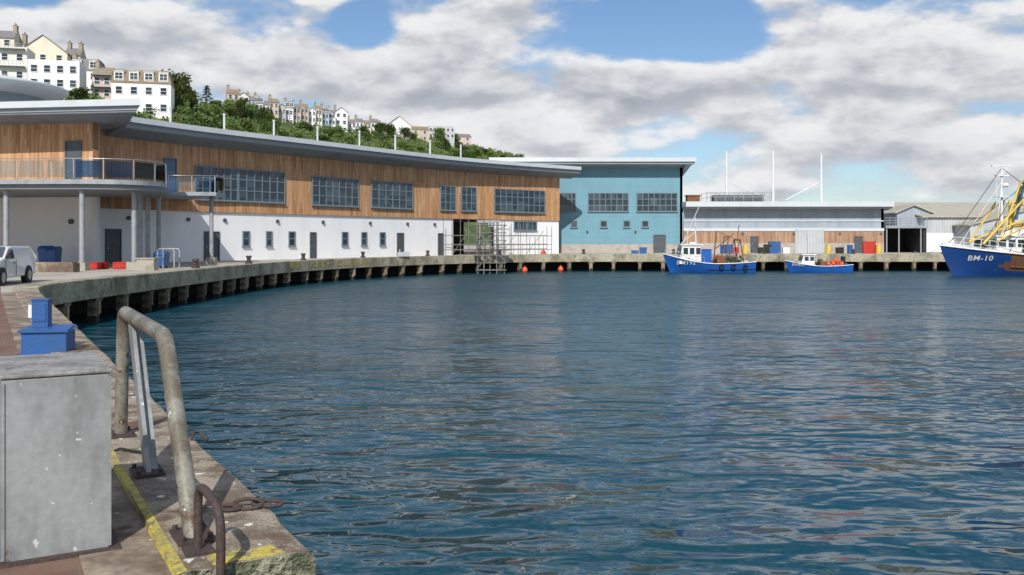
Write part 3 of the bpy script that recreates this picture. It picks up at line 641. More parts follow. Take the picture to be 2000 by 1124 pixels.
for i in range(len(Rc)):
    for v in NV: vs.append(tuple(hillpt(min(i,len(Rc)-1.001),v)))
for i in range(len(Rc)-1):
    for k in range(n-1): fs.append((i*n+k,i*n+k+1,(i+1)*n+k+1,(i+1)*n+k))
mb=MB(); mb.smooth(); mb.add(vs,fs); single('hill',mb,['hill'],kind='structure')
# ------------------------------------------------------------------ trees
def leafcloud(mb,c,r,n,size,flat=1.):
    for _ in range(n):
        d=Vector((random.gauss(0,1),random.gauss(0,1),random.gauss(0,1))).normalized()*(random.random()**.45)
        p=Vector(c)+Vector((d.x*r,d.y*r,d.z*r*flat))
        a=Vector((random.gauss(0,1),random.gauss(0,1),random.gauss(0,1))).normalized(); b=a.orthogonal().normalized()
        s=size*random.uniform(.6,1.3); a*=s; b*=s*.7
        mb.add([p-a,p-b*.6+a*.1,p+a,p+b],[(0,1,2,3)])
def maketree(kind):
    e=thing('tree','leafy broad crowned tree on the green hillside','tree',group='trees on the hillside')
    tr=MB(); h=2.6 if kind<3 else 4
    tr.cyl((0,0,-1),(0,0,h),.28,8,.16); cr=MB()
    if kind<3:
        for k in range(9):
            a=random.uniform(0,6.28); rr=random.uniform(.4,2.2); z=random.uniform(2.2,5.4)
            c=(math.cos(a)*rr*(1.2-.1*z),math.sin(a)*rr*(1.2-.1*z),z)
            tr.cyl((0,0,h-.6),c,.1,6,.03); leafcloud(cr,c,random.uniform(1.0,1.7),150,.26,.8)
        leafcloud(cr,(0,0,3.6),2.4,260,.28,.75)
    else:
        tr.cyl((0,0,h),(0,0,9.5),.16,6,.03)
        for k in range(40):
            z=1.5+k*.2; r=(9.8-z)*.3+.2; a=k*2.4
            e2=(math.cos(a)*r,math.sin(a)*r,z-.1); tr.cyl((0,0,z),e2,.04,5,.01); leafcloud(cr,e2,.5,26,.18,.4); leafcloud(cr,(e2[0]*.5,e2[1]*.5,z),.45,16,.18,.4)
    part(e,'trunk',tr,['bark']); part(e,'crown',cr,['leaf' if kind<3 else 'leafdark']); return e
protos=[maketree(k) for k in range(4)]
used=set()
def tree(k,p,sc,label=None):
    if k not in used:
        used.add(k); o=protos[k]; o.location=p; o.scale=(sc,sc,sc*random.uniform(.85,1.1)); o.rotation_euler=(0,0,random.uniform(0,6))
        if label: o['label']=label
    else: clone(protos[k],p,random.uniform(0,6),(sc,sc,sc*random.uniform(.85,1.1)),label=label)
def hpt(px,v):
    best=None
    for i in np.arange(8,len(Rc)-1,.25):
        p=hillpt(i,v); e=abs(p.x/p.y-(px-1000)/F)
        if best is None or e<best[0]-1e-5: best=(e,p)
    return best[1]
for k in range(190):
    i=random.uniform(20,len(Rc)-20); v=random.uniform(.5,.95)
    p=hillpt(i,v); sc=random.uniform(.45,.78)*(1. if p.y<260 else 1.3)
    tree(random.choice([0,1,2]),(p.x,p.y,p.z-2.2*sc-.6),(sc*1.15))
for px,v,sc in ((338,1.0,1.3),(332,.95,1.1),(352,.98,1.),(372,.99,.9),(165,.9,1.0),(150,.9,.9),(195,.9,.8),(445,.94,1.1),(465,.92,1.2),(490,.91,1.1),(515,.91,1.1),(425,.95,1.1),(760,.94,1.3),(790,.94,1.2),(860,.94,1.3),(885,.97,1.1),(745,.93,1.2)):
    p=hpt(px,v); tree(random.choice([0,1,2]),(p.x,p.y,p.z-1.2),sc)
p=hpt(404,.99); tree(3,(p.x,p.y,p.z-.5),.85,'dark spiky conifer on the hill crest')
mb=MB()
for k in range(3800):
    i=random.uniform(14,len(Rc)-14); v=random.uniform(.45,1.02); p=hillpt(i,v)
    leafcloud(mb,(p.x,p.y,p.z+.3),random.uniform(.8,2.2),13,.5,.65)
single('hillside_scrub',mb,['scrub'],'dense green scrub covering the hillside','scrub',kind='stuff')
# ------------------------------------------------------------------ houses
HC={}
def hm(c):
    k=tuple(round(x,2) for x in c)
    if k not in HC: HC[k]=wmat('house_render',c,tuple(x*.88 for x in c),rough=.85,scale=.5,sc=(1,1,.4),fineamt=.05,fine=4)
    return HC[k]
M['slate']=wmat('slate_roof',(.19,.18,.18),(.25,.23,.20),rough=.8,scale=1.2,fine=6,fineamt=.3)
M['tile']=wmat('brown_tile_roof',(.27,.205,.13),(.17,.13,.09),rough=.9,scale=1.2,fine=5,fineamt=.3)
M['chim']=wmat('chimney_render',(.36,.30,.23),(.25,.19,.14),rough=.9,scale=2)
def house(x,y,z,w,d,nf,rot,col,roof='gable',nwin=2,sh=2.75,bay=False,rm='slate',label='',chim=1,balc=False,base=5.):
    e=thing('house',label,'house',(x,y,z),rot,group='houses on the hillside'); H=nf*sh
    mb=MB(); mb.box(0,0,(H-base)/2,w,d,H+base); 
    if roof=='front': mb.add([(-w/2,-d/2,H),(w/2,-d/2,H),(0,-d/2,H+w*.38),(-w/2,d/2,H),(w/2,d/2,H),(0,d/2,H+w*.38)],[(0,1,2),(4,3,5)])
    if roof=='gable': mb.add([(-w/2,-d/2,H),(-w/2,d/2,H),(-w/2,0,H+d*.3),(w/2,-d/2,H),(w/2,d/2,H),(w/2,0,H+d*.3)],[(1,0,2),(3,4,5)])
    if roof=='flat':
        for a in ((0,-d/2+.1,w,.2),(0,d/2-.1,w,.2),(-w/2+.1,0,.2,d-.4),(w/2-.1,0,.2,d-.4)): mb.box(a[0],a[1],H+.25,a[2],a[3],.5)
    part(e,'wall',mb,[hm(col)])
    rb=MB(); o=.25
    def slab(a,b,c,dd,t=.15):
        vs=[a,b,c,dd]; vs+=[(v[0],v[1],v[2]+t) for v in vs]; rb.add(vs,[(3,2,1,0),(4,5,6,7),(0,1,5,4),(1,2,6,5),(2,3,7,6),(3,0,4,7)])
    if roof=='gable':
        h=H+d*.3; slab((-w/2-.05,-d/2-o,H-.15),(w/2+.05,-d/2-o,H-.15),(w/2+.05,0,h),(-w/2-.05,0,h)); slab((-w/2-.05,0,h),(w/2+.05,0,h),(w/2+.05,d/2+o,H-.15),(-w/2-.05,d/2+o,H-.15))
    elif roof=='front':
        h=H+w*.38; slab((-w/2-o,-d/2-o,H-.2),(0,-d/2-o,h),(0,d/2+o,h),(-w/2-o,d/2+o,H-.2)); slab((0,-d/2-o,h),(w/2+o,-d/2-o,H-.2),(w/2+o,d/2+o,H-.2),(0,d/2+o,h))
    elif roof=='mansard':
        rg=lambda i,z:[(-w/2+i,-d/2+i,z),(w/2-i,-d/2+i,z),(w/2-i,d/2-i,z),(-w/2+i,d/2-i,z)]
        rb.rings([rg(-.15,H),rg(.5,H+2.5),rg(.9,H+2.55)])
    else: rb.box(0,0,H+.06,w-.5,d-.5,.12)
    r=part(e,'roof',rb,[rm])
    hh={'gable':H+d*.3,'front':H+w*.3,'mansard':H+2.5,'flat':H+.4}[roof]
    for c in range(chim):
        cb=MB(); cx=(-w/2+.5) if c==0 else (w/2-.5); cb.box(cx,0,hh-.3+.5,.75,1.4,2.2); cb.box(cx,0,hh+1.25,.9,1.55,.12)
        for k in (-.45,0,.45): cb.cyl((cx,k,hh+1.3),(cx,k,hh+1.8),.13,6)
        part(r,'chimney',cb,['chim'])
    def win(cx,cz,ww,wh,yy=-d/2):
        mb=MB(); mb.mat(0)
        for a in ((0,wh/2-.05,ww,.1),(0,-wh/2+.05,ww,.1),(-ww/2+.05,0,.1,wh-.2),(ww/2-.05,0,.1,wh-.2)): mb.box(cx+a[0],yy-.04,cz+a[1],a[2],.12,a[3])
        mb.box(cx,yy-.03,cz,ww-.2,.07,.07)
        if ww>1.3: mb.box(cx,yy-.03,cz,.07,.075,wh-.2)
        mb.mat(1); mb.box(cx,yy-.0,cz,ww-.18,.06,wh-.18); part(e,'window',mb,['framewhite','hglass'])
    for f in range(nf):
        for k in range(nwin):
            if bay and k==0: continue
            win(-w/2+w*(k+.5)/nwin,f*sh+sh*.55,min(1.25,w/nwin*.6),1.45)
    if bay:
        bw=w/nwin*.85; cx=-w/2+w*.5/nwin; bb=MB(); bb.box(cx,-d/2-.45,(H-.3-base)/2,bw,.9,H-.3+base); bb.box(cx,-d/2-.5,H-.2,bw+.2,1.05,.15); part(e,'bay',bb,[hm(col)])
        for f in range(nf): win(cx,f*sh+sh*.55,bw*.82,1.45,-d/2-.9)
    if roof=='mansard':
        for k in range(nwin):
            cx=-w/2+w*(k+.5)/nwin; dm=MB(); dm.box(cx,-d/2+.45,H+1.25,1.7,1.0,1.7); dm.box(cx,-d/2+.42,H+2.14,1.9,1.2,.1); part(r,'dormer',dm,['framewhite']); win(cx,H+1.25,1.45,1.3,-d/2-.06)
    if balc:
        b=MB()
        for z in (sh,sh*2):
            b.box(0,-d/2-.6,z,w*.9,1.2,.12)
            for zz in (.5,1.0): b.box(0,-d/2-1.18,z+zz,w*.9,.04,.05)
            for k in range(8): b.box(-w*.45+w*.9*k/7,-d/2-1.18,z+.5,.05,.05,1.)
        part(e,'balcony',b,['steelgrey'])
    return e
cream=(.74,.69,.54); wht=(.82,.82,.80); pink=(.68,.50,.45); lblue=(.48,.62,.76); tan=(.56,.47,.36); grey=(.50,.49,.46); pale=(.75,.73,.66)
def hs(pa,pb,Y,yb,yt_,roof,col,lab,rot=14,d=6.5,**kw):
    w=(pb-pa)/F*Y; nf=max(2,round(((yb-yt_)/F*Y-(2.5 if roof=='mansard' else 1.2))/2.75)); sh=max(2.4,((yb-yt_)/F*Y-(2.6 if roof=='mansard' else (1.6 if roof!='flat' else .5)))/nf)
    return house(X((pa+pb)/2,Y),Y+3,Z(yb,Y),w*.98,d,nf,math.radians(rot),col,roof,sh=sh,label=lab,**kw)
hs(-60,18,196,165,58,'gable',cream,'tall cream rendered house with gabled roof',nwin=3,chim=2)
hs(-10,44,188,165,92,'flat',pale,'pale cream house with flat parapet roof',nwin=2,chim=0,balc=True)
hs(33,122,200,150,88,'front',cream,'cream house with broad gabled front',nwin=3,chim=1)
hs(50,145,176,205,118,'flat',wht,'white flat roofed house with grid of windows',nwin=4,chim=0)
hs(120,150,205,150,96,'gable',tan,'tan brick house with large chimney stack',nwin=1,chim=2)
hs(130,190,190,185,114,'mansard',wht,'white house with slate mansard and bay windows',nwin=2,bay=True,chim=1)
hs(174,210,184,195,132,'gable',pink,'narrow pinkish house with balconies',nwin=2,balc=True,chim=1,rm='tile')
hs(213,324,172,228,136,'mansard',wht,'white terrace with brown mansard roof and dormers',nwin=4,chim=0,rm='tile')
ridgeY=lambda px: float(np.interp(px,[437,520,619,748,872,930],[284,318,346,396,446,465]))
row=[(437,460,206,182,'gable',tan,1),(459,479,211,186,'front',pale,1),(476,492,218,184,'gable',lblue,1),(491,507,224,190,'mansard',wht,1),(506,521,229,193,'gable',pale,0),(520,538,234,191,'gable',tan,1),(537,552,238,198,'front',grey,1),(551,567,242,195,'mansard',wht,1),(566,582,245,200,'gable',pink,1),(581,597,247,199,'gable',tan,1),(597,611,248,205,'front',wht,0),(610,624,250,203,'gable',cream,1),(623,637,252,207,'mansard',lblue,1),(636,650,252,211,'gable',wht,1),(649,674,254,209,'front',wht,1),(675,690,257,230,'gable',pale,1),(690,705,258,228,'gable',wht,1),(705,720,259,232,'gable',cream,0),(719,736,260,229,'gable',pale,1),(737,752,264,240,'gable',tan,1),(752,800,267,236,'front',wht,0),(798,835,270,244,'gable',tan,0),(885,918,280,268,'gable',pink,0)]
nm={tan:'tan',pale:'pale cream',lblue:'light blue',wht:'white',grey:'grey',pink:'pink',cream:'cream'}
for a,b,yb,yt_,rf_,c,ch_ in row:
    Y=ridgeY((a+b)/2)
    hs(a,b,Y,yb+6,yt_+2,rf_,c,'%s terraced house with slate roof on the ridge'%nm[c],rot=22,d=5,nwin=2,bay=(b-a<18 and yb-yt_>36 and rf_!='front'),chim=ch_,rm='tile' if c in(tan,cream) else 'slate')
Y=ridgeY(860); house(X(860,Y),Y+3,Z(272,Y),12.5,6,2,math.radians(12),(.5,.52,.53),'flat',6,2.9,label='modern glazed box house on the ridge',chim=0)
# ------------------------------------------------------------------ scaffolding
sc=thing('scaffolding','tubular scaffolding standing in the water against the quay','scaffolding')
mb=MB(); rs=.035
for px in (933,945,957,970,985):
    for Y in (88.6,90.2):
        x=X(px,89); mb.cyl((x,Y,-.6),(x,Y,Z(430+random.uniform(-4,6),89)),rs,6)
xa,xb=X(930,89),X(989,89)
for py in (440,455,470,484,500,514,528):
    z=Z(py,89)
    for Y in (88.6,90.2): mb.cyl((xa,Y,z),(xb,Y,z),rs,6)
    for px in (933,957,985): mb.cyl((X(px,89),88.4,z),(X(px,89),90.4,z),rs,6)
mb.cyl((xa,88.55,Z(525,89)),(xb,88.55,Z(470,89)),rs,6); mb.cyl((xb,88.55,Z(512,89)),(xa,88.55,Z(450,89)),rs,6); mb.cyl((xa,90.25,Z(470,89)),(xb,90.25,Z(440,89)),rs,6)
pts=[];pt2=[]
for k,px in enumerate(range(888,1090,16)):
    q,s_=hit(E2,px); q2,d=at(E2,s_); 
    hh_=random.choice([2.4,2.9,3.5,3.8]) if px<1000 else random.choice([1.8,2.2,2.9,3.2])
    for o_ in (.35,1.6): mb.cyl((q[0]-d[1]*o_,q[1]+d[0]*o_,Q-.02),(q[0]-d[1]*o_,q[1]+d[0]*o_,Q+hh_),rs*.9,6)
    pts.append((q[0]-d[1]*.35,q[1]+d[0]*.35)); pt2.append((q[0]-d[1]*1.6,q[1]+d[0]*1.6))
for h in (.5,1.0,1.9):
    mb.tube([(p[0],p[1],Q+h) for p in pts],rs*.9,6); mb.tube([(p[0],p[1],Q+h+.05) for p in pt2],rs*.9,6)
for i in range(0,len(pts)-2,3): mb.cyl((*pts[i],Q+.1),(*pts[i+2],Q+2.4),rs*.8,6)
part(sc,'tube_frame',mb,['scaf'])
for py in (492,450):
    mb=MB(); mb.box((xa+xb)/2,89.4,Z(py,89)+.1,xb-xa+.6,1.3,.05); part(sc,'scaffold_board',mb,['woodlow'])
mb=MB(); x=X(955,92.5); mb.box(x,92.,Z(433,92)-.0,2.2,.3,.25); mb.cyl((x-.9,92,G),(x-.9,92,Z(433,92)),.1,8); mb.cyl((x+.9,92,G),(x+.9,92,Z(433,92)),.1,8); mb.box(x+.2,91.7,Z(440,92),.5,.5,.4)
single('lifting_frame',mb,['steelgrey'],'small steel lifting frame on the quay behind scaffolding','hoist')
# ------------------------------------------------------------------ buoys
def buoy_mesh(r):
    m2=MB(); m2.smooth(); rg=[]
    for k in range(9):
        a=-math.pi/2+math.pi*k/8; rr=max(.01,math.cos(a)*r*(1 if a<0 else 1-.15*math.sin(a))); rg.append([(math.cos(2*math.pi*i/14)*rr,math.sin(2*math.pi*i/14)*rr,r+math.sin(a)*r*1.12) for i in range(14)])
    m2.rings(rg); m2.cyl((0,0,2.05*r),(0,0,2.4*r),r*.22,8); return m2.mesh('mooring_buoy',['orange'])
bm_=buoy_mesh(.30)
for px,py,Y in ((1025,535,94),(1061,500,97.6),(1095,532,96)):
    obj('mooring_buoy',bm_,None,'round orange mooring buoy at the quay face','buoy','orange buoys at the quay',None,(X(px,Y),Y,max(-.08,Z(py,Y))))
# ------------------------------------------------------------------ boats (bow towards -x)
class Hull:
    def __init__(s,L,B,zb,zm,zs,rake=.12,keel=-.7): s.L,s.B,s.zb,s.zm,s.zs,s.rk,s.k=L,B,zb,zm,zs,rake*L,keel
    def sheer(s,t): return s.zm+(s.zb-s.zm)*max(0,1-t/.55)**1.7+(s.zs-s.zm)*max(0,(t-.55)/.45)**2
    def pt(s,t,v,side=-1,out=0.):
        b=s.B/2*(1-(1-min(t/.42,1))**2.3)*(1-.14*max(0,(t-.6)/.4)**2)
        y=b*(max(v,0)**(.28+.75*(1-t)**3)); z=s.k+(s.sheer(t)-s.k)*v; x=-s.L/2+s.L*t+s.rk*max(0,1-v)**1.3*(1-t)**2
        return (x,side*(y+out),z)
    def mesh_hull(s,mb,n=26,nv=9):
        for side in (-1,1):
            vs=[s.pt(i/n,j/nv,side) for i in range(n+1) for j in range(nv+1)]
            mb.smooth().add(vs,[(i*(nv+1)+j,i*(nv+1)+j+1,(i+1)*(nv+1)+j+1,(i+1)*(nv+1)+j) for i in range(n) for j in range(nv)])
        a=[s.pt(1,j/nv,-1) for j in range(nv+1)]+[s.pt(1,j/nv,1) for j in range(nv,-1,-1)]
        mb.smooth(False).add(a,[tuple(range(len(a)))])
        return mb
    def deck(s,drop=.4,n=20):
        mb=MB(); A=[];Bq=[]
        for i in range(n+1):
            t=.02+i/n*.975; z=s.sheer(t)-drop; v=(z-s.k)/(s.sheer(t)-s.k); a=s.pt(t,v,-1); A.append(a); Bq.append((a[0],-a[1],z))
        mb.add(A+Bq,[(i,i+1,n+2+i,n+1+i) for i in range(n)]); return mb
    def rail(s,v,r,out=.02,t0=0.,t1=1.,n=24):
        mb=MB()
        for side in (-1,1): mb.tube([s.pt(t0+(t1-t0)*i/n,v,side,out) for i in range(n+1)],r,6)
        return mb
    def text(s,par,txt,size,t0,zoff,mat='letter'):
        me=text_mesh(txt,size,.008); x0=-s.L/2+s.L*t0
        for v in me.vertices:
            x=x0+v.co.x; z=zoff+v.co.y; t=(x+s.L/2)/s.L
            for _ in range(12):
                vv=min(1,max(.01,(z-s.k)/(s.sheer(t)-s.k))); t+=(x-s.pt(t,vv)[0])/s.L*.8; t=min(max(t,.001),1)
            p=s.pt(t,vv,-1,.04+v.co.z); v.co=(x,p[1],z)
        me.materials.append(M[mat]); return obj('registration_lettering',me,par)
def tyre(par,x,y,z,r=.3):
    mb=MB(); mb.tube([(x+math.cos(a)*r,y,z+math.sin(a)*r) for a in [k*math.pi/8 for k in range(16)]],r*.3,8,True); part(par,'tyre_fender',mb,['black'])
def deckhouse(par,x0,x1,w,z0,z1,mat='boatwhite',slope=.25,nwin=3,roofm='boatwhite'):
    mb=MB(); h=z1-z0
    lo=[(x0,-w/2,z0),(x1,-w/2,z0),(x1,w/2,z0),(x0,w/2,z0)]; hi=[(x0+slope,-w/2+.06,z1),(x1,-w/2+.06,z1),(x1,w/2-.06,z1),(x0+slope,w/2-.06,z1)]
    mb.rings([lo,hi]); wh=part(par,'wheelhouse',mb,[mat])
    mb=MB(); mb.box((x0+x1+slope)/2,0,z1+.05,x1-x0-slope+.35,w+.15,.1); part(wh,'wheelhouse_roof',mb,[roofm])
    L=x1-x0-slope; ww=L/nwin
    for k in range(nwin):
        mb=MB(); mb.box(x0+slope+ww*(k+.5)+.03,-w/2+.02,z0+h*.7,ww*.72,.06,h*.34); part(wh,'window',mb,['hglass'])
    for k in range(3):
        mb=MB(); mb.box(x0+slope*.7-.01,-w/2+w*(k+.5)/3,z0+h*.7,.05,w/3*.78,h*.34,0,0,math.atan2(slope,h)); part(wh,'window',mb,['hglass'])
    return wh
b1=thing('fishing_boat','blue and white fishing boat with wheelhouse moored at the quay','boat',(X(1379,94),93.2,0),math.radians(2))
H1=Hull(9.1,3.2,1.95,.95,1.15); part(b1,'hull',H1.mesh_hull(MB()),['hullblue']); part(b1,'deck',H1.deck(.35),['rust']); part(b1,'rubbing_strake',H1.rail(.985,.05),['boatwhite'])
part(b1,'rubbing_strake',H1.rail(.60,.04,t0=.45),['black'])
H1.text(b1,'BM192',.58,.135,.84)
deckhouse(b1,-3.1,-.9,2.0,.9,2.75,nwin=3,slope=.3)
mb=MB(); mb.box(-.3,0,1.6,1.0,1.5,1.4); mb.box(-.3,0,2.33,1.15,1.6,.08); part(b1,'engine_casing',mb,['hullblue'])
mb=MB(); mb.cyl((-1.2,0,2.8),(-1.25,0,5.6),.05,8,.03); mb.cyl((-1.2,0,4.2),(-2.8,-.2,2.9),.02,5); mb.box(-1.22,0,4.6,.1,.9,.05); mb.cyl((-2.,.4,2.8),(-2.,.4,4.3),.02,5); mb.box(-1.6,0,3.0,.5,.5,.14); mb.cyl((-3.,0,2.),(-.9,0,6.6),.03,5); part(b1,'mast',mb,['boatwhite'])
mb=MB()
for y in (-1.1,1.1): mb.cyl((3.4,y,.8),(3.0,y,3.3),.06,8); mb.cyl((2.2,y,.8),(3.0,y,3.3),.05,8)
mb.cyl((3.,-1.2,3.3),(3.,1.2,3.3),.07,8); mb.cyl((.6,0,1.2),(.9,0,4.2),.06,8); mb.cyl((.9,0,4.2),(3,0,3.3),.025,6); mb.cyl((.75,0,2.4),(2.6,0,3.9),.05,8); mb.cyl((3.,0,3.3),(3.2,.0,4.8),.04,6); mb.cyl((1.6,-.8,1.),(1.9,-.8,3.6),.05,6); mb.cyl((1.6,.8,1.),(1.9,.8,3.6),.05,6); mb.cyl((1.9,-.8,3.6),(1.9,.8,3.6),.05,6)
part(b1,'gantry',mb,['rust'])
mb=MB(); mb.cyl((1.2,-.7,1.25),(1.2,.7,1.25),.35,14); mb.box(1.2,0,.9,.9,1.8,.3); mb.cyl((1.2,-.75,1.25),(1.2,-.68,1.25),.5,14); mb.cyl((1.2,.75,1.25),(1.2,.68,1.25),.5,14); part(b1,'winch',mb,['rust'])
mb=MB(); mb.smooth()
for k in range(30):
    leafcloud(mb,(2.6+random.uniform(-.8,.9),random.uniform(-1,1),1.0+random.uniform(0,.5)),.3,14,.12)
part(b1,'net_heap',mb,['net'])
for x in (1.,2.2,3.4): tyre(b1,x,-1.62,.65,.2)
mb=MB()
pts=[H1.pt(.02+.4*i/10,1,-1) for i in range(11)]
mb.tube([(p[0],p[1]+.05,p[2]+.5) for p in pts],.02,5)
for p in pts[::2]: mb.cyl((p[0],p[1]+.05,p[2]),(p[0],p[1]+.05,p[2]+.5),.02,5)
part(b1,'bow_rail',mb,['steelgrey'])
b2=thing('fishing_boat','small blue open boat with white cuddy moored at the quay','boat',(X(1594,94),93.6,0),0)
H2=Hull(6.6,2.3,1.25,.68,.85); part(b2,'hull',H2.mesh_hull(MB()),['hullblue']); part(b2,'deck',H2.deck(.3),['boatwhite']); part(b2,'rubbing_strake',H2.rail(.98,.04),['boatwhite'])
H2.text(b2,'FH495',.38,.09,.66)
deckhouse(b2,-1.9,-.5,1.3,.6,1.75,nwin=2,slope=.3)
mb=MB(); mb.cyl((-1.0,0,1.75),(-1.1,0,4.3),.03,6,.02); mb.cyl((-1.05,0,3.2),(-.1,0,1.0),.012,4); mb.cyl((-1.06,-.3,3.4),(-1.06,.3,3.4),.02,5); mb.cyl((-1.3,0,3.8),(-.85,0,3.6),.015,5); part(b2,'mast',mb,['steelgrey'])
mb=MB(); mb.box(2.6,0,1.25,.35,.4,.75); mb.box(2.75,0,.5,.2,.25,1.); part(b2,'outboard_motor',mb,['black'])
bs=buoy_mesh(.22)
for k,(x,y,z) in enumerate(((1.4,-.6,.75),(1.9,-.2,.8),(2.2,-.75,.7),(1.7,-.5,1.05),(.9,-.7,.7),(2.1,.2,.9))):
    obj('fender_buoy',bs,None,'orange fender buoy lying in the small boat','buoy','fender buoys in the boat',None,(b2.location.x+x,93.6+y,z-.05))
mb=MB(); mb.box(.6,0,.85,.8,.9,.5); mb.cyl((.3,-.3,1.2),(.3,.3,1.2),.2,10); part(b2,'pot_hauler',mb,['rust'])
b3=thing('trawler','large blue beam trawler with yellow derricks and rusty working deck','boat',(X(1828,86)+10.6,86,0),math.radians(3))
H3=Hull(21,6.2,2.85,1.75,2.1,.09,-1.2)
hl=H3.mesh_hull(MB(),40,12); me=hl.mesh('hull',['hullnavy','rust'])
for p in me.polygons:
    if p.center.x>-5.4+.5*math.sin(p.center.z*5) and p.center.z>.35: p.material_index=1
obj('hull',me,b3)
part(b3,'deck',H3.deck(.5),['rust']); part(b3,'rubbing_strake',H3.rail(.99,.08,t1=.3),['boatwhite']); part(b3,'rubbing_strake',H3.rail(.62,.07,t0=.25),['rust'])
H3.text(b3,'BM-10',.66,.098,1.42)
mb=MB()
n=12; A=[H3.pt(.01+.25*i/n,1,-1) for i in range(n+1)]
vs=A+[(a[0],0,a[2]+.35) for a in A]+[(a[0],-a[1],a[2]) for a in A]
mb.add(vs,[(i,i+1,n+2+i,n+1+i) for i in range(n)]+[(n+1+i,n+2+i,2*n+3+i,2*n+2+i) for i in range(n)]); part(b3,'whaleback',mb,['boatwhite'])
wh=deckhouse(b3,-6.4,-2.6,3.8,1.6,3.6,nwin=4,slope=.3)
mb=MB(); mb.box(-4.3,0,3.95,2.4,2.6,.6); part(b3,'upper_bridge',mb,['boatwhite'])
mb=MB(); mb.cyl((-4.6,0,3.6),(-4.6,0,10.2),.14,10,.07); mb.box(-4.6,0,10.2,1.9,.18,.12); mb.box(-4.6,0,9.3,1.1,.5,.1); mb.cyl((-4.6,0,9.3),(-4.2,0,10.0),.03,5); mb.cyl((-4.6,-.1,8.4),(-4.1,-.1,8.4),.2,8); mb.cyl((-5.1,0,6.5),(-5.1,0,8.7),.03,5); mb.box(-4.6,0,7.3,.9,.9,.06)
mb.cyl((-4.6,0,8.7),(-8.6,0,2.9),.025,5); mb.cyl((-4.6,0,8.7),(-6.,-1.5,3.6),.03,5)
part(b3,'mast',mb,['boatwhite'])
mb=MB()
for y in (-1.7,1.7): mb.cyl((-4.9,y,1.6),(-4.1,y*.3,7.),.16,10,.12); mb.cyl((-3.4,y,1.6),(-2.4,y*.3,8.4),.17,10,.12)
mb.cyl((-3.0,-1.3,4.6),(-3.0,1.3,4.6),.12,8); mb.cyl((-2.6,-.7,7.2),(-2.6,.7,7.2),.12,8); mb.cyl((-4.6,-1.2,4.8),(-3.,-1.2,4.8),.1,8); mb.cyl((-4.3,-.6,6.4),(-2.7,-.7,6.6),.1,8)
mb.cyl((-7.6,-2.1,2.9),(-2.7,-1.2,7.6),.13,8,.09); mb.cyl((-8.6,-1.5,3.1),(-3.4,-1.8,5.2),.09,8); mb.cyl((-6.4,-2.3,3.2),(-1.4,-2.5,5.8),.1,8)
mb.cyl((-1.0,-2.3,1.8),(1.6,-2.2,7.8),.15,8); mb.cyl((-2.4,0,8.4),(2.8,0,5.),.12,8); mb.cyl((2.8,-1.7,1.6),(2.8,0,5.4),.13,8); mb.cyl((2.8,1.7,1.6),(2.8,0,5.4),.13,8)
mb.cyl((-1.9,-2.,1.8),(-3.6,-1.9,6.2),.11,8); mb.cyl((-5.8,-1.9,3.7),(-3.4,-1.2,8.9),.09,8); mb.cyl((-6.9,1.6,2.9),(-4.4,1.2,6.9),.1,8)
part(b3,'derrick',mb,['derrick'])
mb=MB(); mb.cyl((-3.6,-.6,5.2),(-2.6,-.6,9.4),.14,8,.1); mb.cyl((-2.6,-.6,9.4),(-2.55,-.6,9.7),.2,8); part(b3,'derrick',mb,['blue'],'blue painted boom')
mb=MB()
for a,b in (((-2.4,0,8.4),(-9.9,0,2.9)),((-2.4,0,8.2),(-7,-1.9,2.6)),((-2.4,.2,8.3),(1.6,-2.2,7.8)),((-2.4,-.2,8.3),(-.5,-2.8,2)),((-2.6,-.6,9.4),(-5.,-2,3.6)),((-4.6,0,10),(-2.4,0,8.4)),((-3.,-1,5),(-5.5,-2.6,2.1)),((-2.4,0,8.4),(-6.2,-2.2,2.6)),((-4.6,0,10),(-9.6,0,3.)),((-4.1,-.5,7),(-7.6,-2.1,2.9)),((-3.4,-1.2,8.9),(-3.,-2.6,2.2))): mb.cyl(a,b,.028,5)
part(b3,'rigging',mb,['black'])
mb=MB()
for k in range(50): leafcloud(mb,(random.uniform(-3.9,-1.6),-1.8+random.uniform(-.6,.6),2.1+random.uniform(0,1.1)),.35,12,.14)
part(b3,'net_heap',mb,['net'])
mb=MB(); mb.box(-2.4,-2.5,2.3,.9,.5,1.0); part(b3,'deck_locker',mb,['red'])
for x in (-1.5,.5): tyre(b3,x,-3.15,1.1,.38)
mb=MB(); pts=[H3.pt(.02+.3*i/10,1,-1) for i in range(11)]
for h in (.45,.9): mb.tube([(p[0],p[1]+.1,p[2]+h) for p in pts],.025,5)
for p in pts: mb.cyl((p[0],p[1]+.1,p[2]),(p[0],p[1]+.1,p[2]+.9),.025,5)
part(b3,'bow_rail',mb,['boatwhite'])
# mooring lines from the boats to the quay
for a,b in (((X(1300,94),93,1.8),(X(1262,97.5),97.5,Q+.3)),((X(1462,94),93.5,1.1),(X(1490,97.5),97.5,Q+.3)),((X(1534,94),93.6,1.1),(X(1520,97.5),97.5,Q+.3)),((X(1836,86),86,2.7),(X(1786,97.5),97.5,Q+.3))):
    A_,B_=Vector(a),Vector(b); pp=[A_.lerp(B_,t/8)-Vector((0,0,.5*math.sin(math.pi*t/8))) for t in range(9)]
    mb=MB(); mb.tube(pp,.022,6); single('mooring_rope',mb,['blockconc'],'slack mooring rope running from boat to quay','rope',group='mooring ropes')
